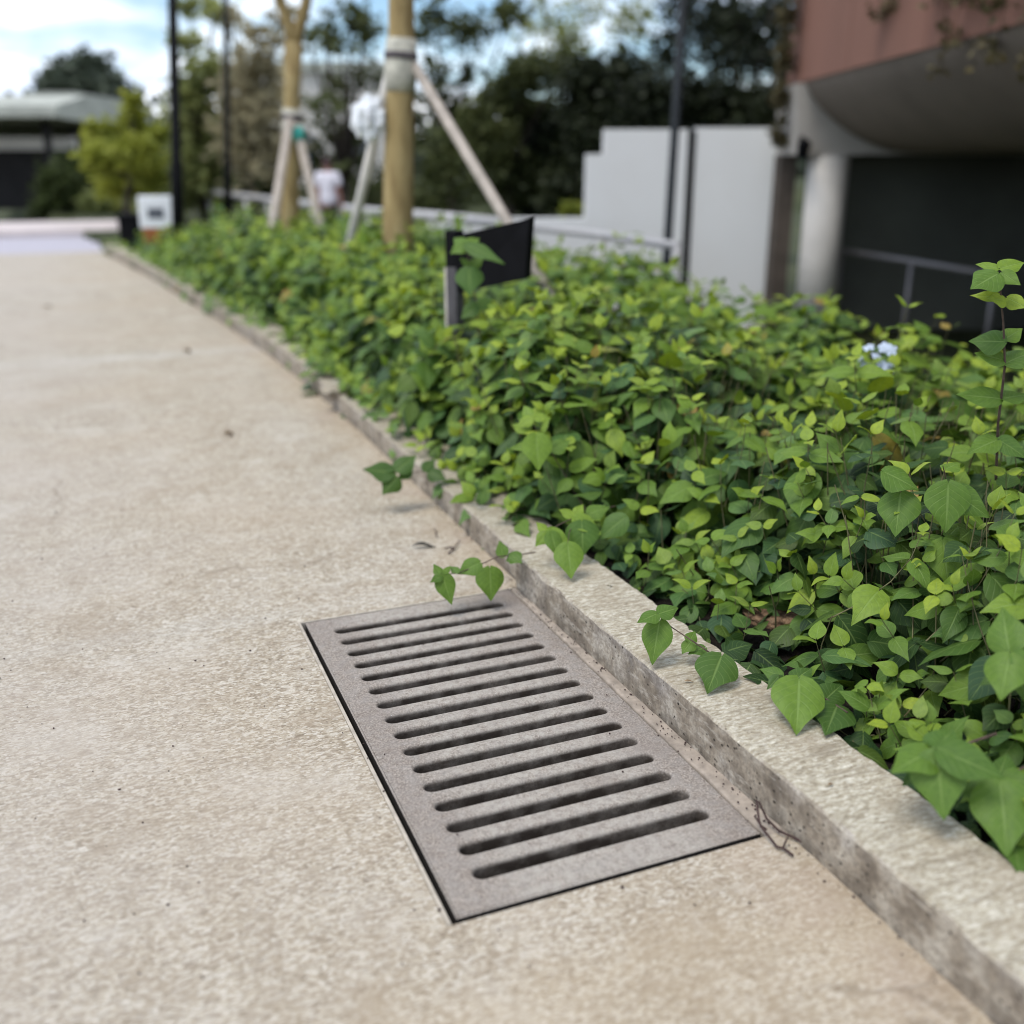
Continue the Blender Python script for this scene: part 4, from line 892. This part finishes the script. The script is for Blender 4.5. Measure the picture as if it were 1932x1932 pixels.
# white plastic bag tied to the stake top
c = at_far(697, 222, 6.95); bm = bmesh.new(); bmesh.ops.create_icosphere(bm, subdivisions=4, radius=1)
for q in bm.verts:
    d = q.co.normalized(); k2 = 1 + noise.noise(d * 2) * .4 + noise.noise(d * 5) * .2; q.co = Vector((d.x * .10 * k2, d.y * .09 * k2, d.z * .13 * k2)) + c
me = bpy.data.meshes.new("plastic_bag"); bm.to_mesh(me); bm.free(); me.materials.append(M['white']); o = bpy.data.objects.new("plastic_bag", me); COL.objects.link(o)
tag(o, "crumpled white plastic tied to the top of the whitish stake", "plastic bag")

# ------------------------------------------------------------------ lamp posts
def lamp_post(label, u, vb, F, rad, mat, top=5.2, zb=None, ut=None):
    b_ = at_far(u, vb, F); lean = at_far(ut, 0, F) - b_; lean /= lean.z; AX = lean.normalized(); zb = ground_z(b_.x, b_.y) if zb is None else zb
    root = tag(empty("lamp_post", (b_.x, b_.y, zb)), label, "lamp post", "lamp posts")
    m = MB(); B = b_ + lean * (zb - b_.z); m.tube([B, B + lean * 1.1, B + lean * 1.12, B + lean * (top - zb)], [rad * 1.2, rad * 1.2, rad, rad * .8], 12); m.build("pole", M[mat], root)
    m = MB(); m.box(B + UP * .012, (rad * 4.5, rad * 4.5, .024), None, .004); m.build("base_plate", M[mat], root)
    m = MB(); t_ = B + lean * (top - zb); m.tube([t_, t_ + AX * .12, t_ + AX * .16], [rad * 1.5, rad * 4, rad * 3.5], 16); m.build("lamp_head", M[mat], root)
    return root
lamp_post("black lamp post standing behind the white sign, thicker of the pair by the road", 334, 380, 13.2, .062, 'blackmetal', ut=325)
lamp_post("black lamp post standing just left of the forked young tree", 429, 350, 19.0, .060, 'blackmetal', 6.5, ut=425)
lamp_post("dark grey lamp post in front of the white stepped wall", 1270, 300, 11.0, .047, 'bluesteel', 5.0, ut=1289)

# ------------------------------------------------------------------ handrails
def rail(label, pts, rad, ground, mt='steel'):
    root = tag(empty("handrail", pts[0]), label, "handrail", "handrails")
    m = MB(); m.tube(pts, rad, 10); m.build("top_rail", M[mt], root)
    L = sum((b_ - a_).length for a_, b_ in zip(pts, pts[1:])); n = max(2, int(L / 1.3))
    for i in range(n + 1):
        s_ = L * i / n; acc = 0
        for a_, b_ in zip(pts, pts[1:]):
            l_ = (b_ - a_).length
            if s_ <= acc + l_ + 1e-6: q = a_.lerp(b_, (s_ - acc) / l_); break
            acc += l_
        m = MB(); m.tube([Vector((q.x, q.y, min(ground, ground_z(q.x, q.y)))), q], rad * .8, 8); m.build("rail_post", M[mt], root)
    return root
rail("long pale handrail running behind the two staked trees", [at_far(362, 357, 24), at_far(520, 377, 19), at_far(700, 398, 14.5), at_far(830, 408, 12.6), at_far(950, 420, 11)], .055, .3, 'palesteel')
rail("pale handrail in front of the white stepped wall", [at_far(1003, 428, 10.6), at_far(1140, 443, 9.4), at_far(1278, 463, 8.2)], .034, .3, 'palesteel')
rail("dim handrail in front of the dark car park opening", [at_far(1590, 472, 12.9), at_far(1720, 492, 11.9), at_far(1880, 518, 10.9)], .03, -.95)

# ------------------------------------------------------------------ white stepped wall
FWALL = 13.4
def wz(v): d_, f_ = ray(1200, v); return CAM_H + d_.z / f_ * FWALL
zl, zm, zt = wz(412), wz(290), wz(243)
rr = lambda u, v: ray(u, v)[0].dot(RT) / ray(u, v)[1] * FWALL
m = MB(); r0, r1, r2, r3 = rr(985, 412), rr(1105, 350), rr(1140, 260), rr(1296, 300)
poly = [RF(r0 - 1.2, FWALL, -1.0), RF(r3, FWALL, -1.0), RF(r3, FWALL, zt), RF(r2, FWALL, zt), RF(r2, FWALL, zm), RF(r1, FWALL, zm), RF(r1, FWALL, zl), RF(r0 - 1.2, FWALL, zl)]
m.prism(poly, FW * .2); tag(m.build("stepped_wall", M['wall']), "white painted garden wall stepping down to the left behind the handrail", "wall")
m = MB(); r4, r5 = rr(1312, 300), rr(1502, 300)
m.prism([RF(r4, FWALL, -1.0), RF(r5, FWALL, -1.0), RF(r5, FWALL, wz(240)), RF(r4, FWALL, wz(240))], FW * .2); tag(m.build("panel_wall", M['wall']), "plain white wall panel between the black downpipe and the concrete column", "wall")
m = MB(); q = (r3 + r4) / 2; m.tube([RF(q, FWALL + .02, -1.0), RF(q, FWALL + .02, wz(246))], .052, 12); m.box(RF(q, FWALL + .16, (wz(250) - 1) / 2), ((r4 - r3) - .006, .06, wz(250) + 1.0), Matrix.Rotation(-YAW, 3, 'Z'))
tag(m.build("downpipe", M['blackmetal']), "black downpipe in the gap between the two white walls", "downpipe")

# ------------------------------------------------------------------ car park building
KB = tag(empty("car_park_building", RF(3.3, 13, -1.0)), "concrete building with brick red parapet, curved soffit and dark open car park below", "building")
RB, FA, FB, ZP, ZS = 3.28, 13.0, 2.0, 2.03, 1.27
m = MB()
edges = [FA, 10.9, 8.9, 6.9, 4.9, FB]
for a_, b_ in zip(edges, edges[1:]):
    m.prism([RF(RB, a_ - .008, ZP), RF(RB, b_ + .008, ZP), RF(RB, b_ + .008, 5.2), RF(RB, a_ - .008, 5.2)], RT * .2)
m.prism([RF(RB + .03, FA - .01, ZP + .01), RF(RB + .03, FB, ZP + .01), RF(RB + .03, FB, 5.1), RF(RB + .03, FA - .01, 5.1)], RT * .15)
m.prism([RF(RB, FA - .001, ZP), RF(RB + 7, FA - .001, ZP), RF(RB + 7, FA - .001, 5.2), RF(RB, FA - .001, 5.2)], FW * .2)
m.build("parapet", M['pink'], KB)
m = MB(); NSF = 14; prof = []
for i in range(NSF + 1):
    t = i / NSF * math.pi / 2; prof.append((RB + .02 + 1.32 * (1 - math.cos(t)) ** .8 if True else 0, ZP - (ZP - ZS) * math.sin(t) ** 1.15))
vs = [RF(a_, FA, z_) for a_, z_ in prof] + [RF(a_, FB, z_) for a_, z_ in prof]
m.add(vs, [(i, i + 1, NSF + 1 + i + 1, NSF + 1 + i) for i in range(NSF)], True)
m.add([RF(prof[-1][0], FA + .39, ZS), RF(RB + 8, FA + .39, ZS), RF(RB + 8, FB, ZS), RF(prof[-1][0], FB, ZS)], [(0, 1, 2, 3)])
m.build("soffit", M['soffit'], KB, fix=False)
m = MB(); m.prism([RF(RB - .08, FA - .55, ZP - .02)] + [RF(RB + 8, FA - .55, ZP - .02), RF(RB + 8, FA - .55, ZS - .02), RF(RB - .02, FA - .55, ZS - .02)], FW * .9); m.build("cross_beam", M['haunch'], KB)
m = MB(); c0 = RF(3.70, FA - .36, -1.0); m.tube([c0, c0 + UP * (ZS + 1.0 - .025)], .235, 32, smooth=True); m.build("column", M['beam'], KB)
m = MB(); m.box(RF(3.30, FA + .05, .1), (.20, .3, 2.3), Matrix.Rotation(-YAW, 3, 'Z')); m.build("pier", M['pierdark'], KB)
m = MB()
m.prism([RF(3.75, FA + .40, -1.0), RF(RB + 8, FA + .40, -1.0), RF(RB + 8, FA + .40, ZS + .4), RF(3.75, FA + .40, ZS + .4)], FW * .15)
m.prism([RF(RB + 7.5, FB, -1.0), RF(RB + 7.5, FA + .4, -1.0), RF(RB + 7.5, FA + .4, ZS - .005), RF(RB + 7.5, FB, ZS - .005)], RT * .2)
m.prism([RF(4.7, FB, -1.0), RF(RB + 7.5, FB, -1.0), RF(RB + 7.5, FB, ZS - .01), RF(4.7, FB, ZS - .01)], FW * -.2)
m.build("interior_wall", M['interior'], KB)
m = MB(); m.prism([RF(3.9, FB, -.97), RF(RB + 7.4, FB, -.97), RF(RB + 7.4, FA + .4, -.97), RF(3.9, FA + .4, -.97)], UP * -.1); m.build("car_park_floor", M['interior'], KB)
c = at_far(1514, 274, 12.36); m = MB(); m.tube([c + FW * .0, c - FW * .07, c - FW * .12], [.055, .075, .07], 18); m.box(c + FW * .03 , (.05, .08, .20), Matrix.Rotation(-YAW, 3, 'Z'), .01); m.box(c - UP * .05 - FW * .05, (.13, .13, .2), Matrix.Rotation(-YAW, 3, 'Z'), .05)
tag(m.build("wall_light", M['blackmetal']), "black oval light fitting at the corner of the beam beside the column", "wall light")
# creepers hanging over the parapet
def vine(label, strands, seed, n, size=.07):
    rg = random.Random(seed); rs = np.random.RandomState(seed); m = MB(); cl = []; top = None
    root = None
    for (f_, r_, z0_, z1_) in strands:
        a_ = RF(r_, f_, z0_); pts = [a_]
        if root is None: root = tag(empty("hanging_creeper", a_), label, "creeper", "creepers hanging on the building")
        for i in range(1, 5):
            pts.append(a_ + Vector((rg.gauss(0, .03), rg.gauss(0, .03), -(z0_ - z1_) * i / 4)))
        m.tube(pts, [.008, .008, .006, .005, .003], 5)
        for i in range(9): q = pts[0].lerp(pts[-1], i / 8); cl.append((tuple(q), (.07, .09, .10)))
    m.build("stem", M['darkbark'], root); np_mesh("foliage", [crown_chunk(cl, n, size, rs)], [M['vine']], root)
rv = random.Random(3)
vine("brownish creeper hanging down the red parapet near the picture's right edge", [(8.7 - i * .15 + rv.uniform(-.05, .05), 3.2, 4.2, rv.uniform(1.75, 2.9)) for i in range(16)] + [(9.9 - i * .12, 3.2, 4.2, rv.uniform(2.1, 2.9)) for i in range(5)], 41, 4200)
vine("dark creeper hanging down the far corner of the red parapet", [(12.9 - i * .05, 3.16 - .02 * i, 4.8, rv.uniform(1.35, 1.9)) for i in range(5)], 42, 1500, .09)

# ------------------------------------------------------------------ pavilion and buildings across the road
PV = tag(empty("roadside_pavilion", at_z(30, 416, 0)), "dark open pavilion with a thick grey green roof across the road", "pavilion")
FP = 25.0
m = MB(); a_, b_ = at_far(-420, 196, FP), at_far(118, 200, FP); zt_, zb_ = at_far(0, 186, FP).z, at_far(0, 243, FP).z
q = [RF(a_.dot(RT), FP - .4, zb_ + .25), RF(a_.dot(RT), FP - .4, zt_ - .15), RF(a_.dot(RT), FP + 1.5, zt_ + .15), RF(a_.dot(RT), FP + 6, zt_ + .2), RF(a_.dot(RT), FP + 6, zb_)]
m.prism(q, RT * (b_.dot(RT) - a_.dot(RT))); m.build("roof", M['roofgreen'], PV)
m = MB(); ra, rb = at_far(-400, 300, FP).dot(RT), at_far(92, 300, FP).dot(RT)
m.prism([RF(ra, FP + 5, 0), RF(rb, FP + 5, 0), RF(rb, FP + 5, zb_ - .02), RF(ra, FP + 5, zb_ - .02)], FW * .2)
m.prism([RF(rb - .15, FP + 1.6, 0), RF(rb - .15, FP + 4.98, 0), RF(rb - .15, FP + 4.98, zb_ - .02), RF(rb - .15, FP + 1.6, zb_ - .02)], RT * .15)
m.prism([RF(ra, FP + 1.6, .02), RF(rb - .17, FP + 1.6, .02), RF(rb - .17, FP + 1.6, 1.5), RF(ra, FP + 1.6, 1.5)], FW * .12)
m.build("dark_wall", M['dark'], PV)
m = MB(); zc, zd = at_far(0, 256, FP).z, at_far(0, 281, FP).z
m.prism([RF(ra, FP + 1.3, zd), RF(rb + .1, FP + 1.3, zd), RF(rb + .1, FP + 1.3, zc), RF(ra, FP + 1.3, zc)], FW * .15); m.build("pale_fascia", M['cream'], PV)
for u in (-330, -120, 80):
    m = MB(); r_ = at_far(u, 300, FP).dot(RT); m.tube([RF(r_, FP + .4, 0), RF(r_, FP + .4, zb_ + .3)], .09, 10); m.build("roof_post", M['dark'], PV)
def block(label, u0, u1, vt, F, mat, seed):
    rg = random.Random(seed); ra, rb = at_far(u0, 300, F).dot(RT), at_far(u1, 300, F).dot(RT); zt_ = at_far((u0 + u1) / 2, vt, F).z
    root = tag(empty("distant_building", RF((ra + rb) / 2, F, 0)), label, "building", "pale buildings beyond the trees")
    m = MB(); m.prism([RF(ra, F, 0), RF(rb, F, 0), RF(rb, F, zt_), RF(ra, F, zt_)], FW * 8); m.build("wall", M[mat], root)
    m = MB(); m.prism([RF(ra - .2, F - .3, zt_ + .01), RF(rb + .2, F - .3, zt_ + .01), RF(rb + .2, F - .3, zt_ + .4), RF(ra - .2, F - .3, zt_ + .4)], FW * 8.6); m.build("roof", M['roofgreen'], root)
    n = max(2, int((rb - ra) / 2.2))
    for i in range(n):
        x_ = ra + (rb - ra) * (i + .5) / n
        for z_ in (1.6, 4.4):
            if z_ + 1 > zt_: continue
            m = MB(); m.box(RF(x_, F - .005, z_), (1.1, .06, 1.2), Matrix.Rotation(-YAW, 3, 'Z')); m.build("window", M['signgrey'], root)
block("pale low building glimpsed left of the yellow green tree", 75, 150, 196, 40, 'cream', 1)
block("cream building glimpsed between the lamp posts and the thick trunk", 430, 720, 135, 48, 'cream', 2)

# ------------------------------------------------------------------ person behind the hedge
def skin_body(name, joints, edges, mat, parent, root_i=0, sub=2):
    me = bpy.data.meshes.new(name); me.from_pydata([j[0] for j in joints], edges, []); ob = bpy.data.objects.new(name, me); COL.objects.link(ob)
    if parent: ob.parent = parent
    sk = ob.modifiers.new("skin", 'SKIN'); 
    for i, j in enumerate(joints):
        v = me.skin_vertices[0].data[i]; r_ = j[1]; v.radius = r_ if isinstance(r_, tuple) else (r_, r_); v.use_root = (i == root_i)
    sk.use_smooth_shade = True
    ss = ob.modifiers.new("sub", 'SUBSURF'); ss.levels = sub; ss.render_levels = sub
    me.materials.append(mat); return ob
pb = at_far(619, 350, 14.6); zf = ground_z(pb.x, pb.y)
ph = 1.24 - zf
PR = tag(empty("person", (pb.x, pb.y, zf)), "person in a loose white top standing behind the hedge between the two staked trees", "person")
PR.rotation_euler = (0, 0, -YAW + R_(160)); S_ = ph / 1.70
J = [((0, 0, .92), (.145, .10)), ((0, .0, 1.12), (.125, .09)), ((0, .01, 1.32), (.15, .10)), ((0, .005, 1.44), (.06, .055)), ((0, -.005, 1.52), (.05, .052)), ((0, -.015, 1.60), (.072, .092)), ((0, -.01, 1.655), (.065, .08)),
     ((.16, .01, 1.385), .058), ((.215, .02, 1.13), .043), ((.225, -.04, .90), .031), ((.225, -.06, .84), (.022, .036)), ((-.16, .01, 1.385), .058), ((-.215, .02, 1.13), .043), ((-.225, -.04, .90), .031), ((-.225, -.06, .84), (.022, .036)),
     ((.09, 0, .84), .092), ((.10, -.01, .48), .06), ((.10, .02, .09), .042), ((.105, -.12, .03), .035), ((-.09, 0, .84), .092), ((-.10, -.01, .48), .06), ((-.10, .02, .09), .042), ((-.105, -.12, .03), .035)]
E = [(0, 1), (1, 2), (2, 3), (3, 4), (4, 5), (5, 6), (2, 7), (7, 8), (8, 9), (9, 10), (2, 11), (11, 12), (12, 13), (13, 14), (0, 15), (15, 16), (16, 17), (17, 18), (0, 19), (19, 20), (20, 21), (21, 22)]
for sx, wi in ((1, 10), (-1, 14)):
    for fi, (fy, fl_) in enumerate(((-.085, .075), (-.068, .085), (-.050, .08), (-.034, .065))):
        n0 = len(J); J += [((sx * .226, fy, .80), .0095), ((sx * .222, fy - .004, .80 - fl_ * .55), .0085), ((sx * .214, fy - .006, .80 - fl_), .007)]; E += [(wi, n0), (n0, n0 + 1), (n0 + 1, n0 + 2)]
    n0 = len(J); J += [((sx * .215, -.098, .825), .0105), ((sx * .205, -.112, .79), .009)]; E += [(wi, n0), (n0, n0 + 1)]
J = [((p_[0] * S_, p_[1] * S_, p_[2] * S_), (tuple(q * S_ for q in r_) if isinstance(r_, tuple) else r_ * S_)) for p_, r_ in J]
skin_body("body", J, E, M['skin'], PR)
sc_ = lambda L: [((p_[0] * S_, p_[1] * S_, p_[2] * S_), (tuple(q * S_ for q in r_) if isinstance(r_, tuple) else r_ * S_)) for p_, r_ in L]
skin_body("shirt", sc_([((0, 0, .80), (.20, .15)), ((0, 0, 1.0), (.185, .135)), ((0, 0, 1.16), (.17, .125)), ((0, .01, 1.33), (.185, .125)), ((0, .005, 1.425), (.085, .075)), ((.18, .01, 1.37), .085), ((.235, .02, 1.16), .075), ((-.18, .01, 1.37), .085), ((-.235, .02, 1.16), .075)]),
          [(0, 1), (1, 2), (2, 3), (3, 4), (3, 5), (5, 6), (3, 7), (7, 8)], M['shirt'], PR)
skin_body("trousers", sc_([((0, 0, .88), (.155, .115)), ((.095, 0, .78), .10), ((.10, -.01, .48), .078), ((.10, .02, .12), .065), ((-.095, 0, .78), .10), ((-.10, -.01, .48), .078), ((-.10, .02, .12), .065)]), [(0, 1), (1, 2), (2, 3), (0, 4), (4, 5), (5, 6)], M['trousers'], PR)
skin_body("hair", sc_([((0, .03, 1.60), (.075, .07)), ((0, .012, 1.665), (.078, .088)), ((0, .04, 1.53), (.06, .04))]), [(2, 0), (0, 1)], M['hair'], PR)
for sx in (-1, 1):
    m = MB(); c_ = Vector((sx * .03 * S_, -.10 * S_, 1.615 * S_)); m.box(c_, (.022 * S_, .012 * S_, .01 * S_), None, .003)
    fo = m.build("eye", M['hair'], None); fo.parent = PR
m = MB(); m.tube([(0, -.095 * S_, 1.615 * S_), (0, -.115 * S_, 1.585 * S_), (0, -.10 * S_, 1.575 * S_)], [.007 * S_, .013 * S_, .01 * S_], 8); fo = m.build("nose", M['skin'], None); fo.parent = PR
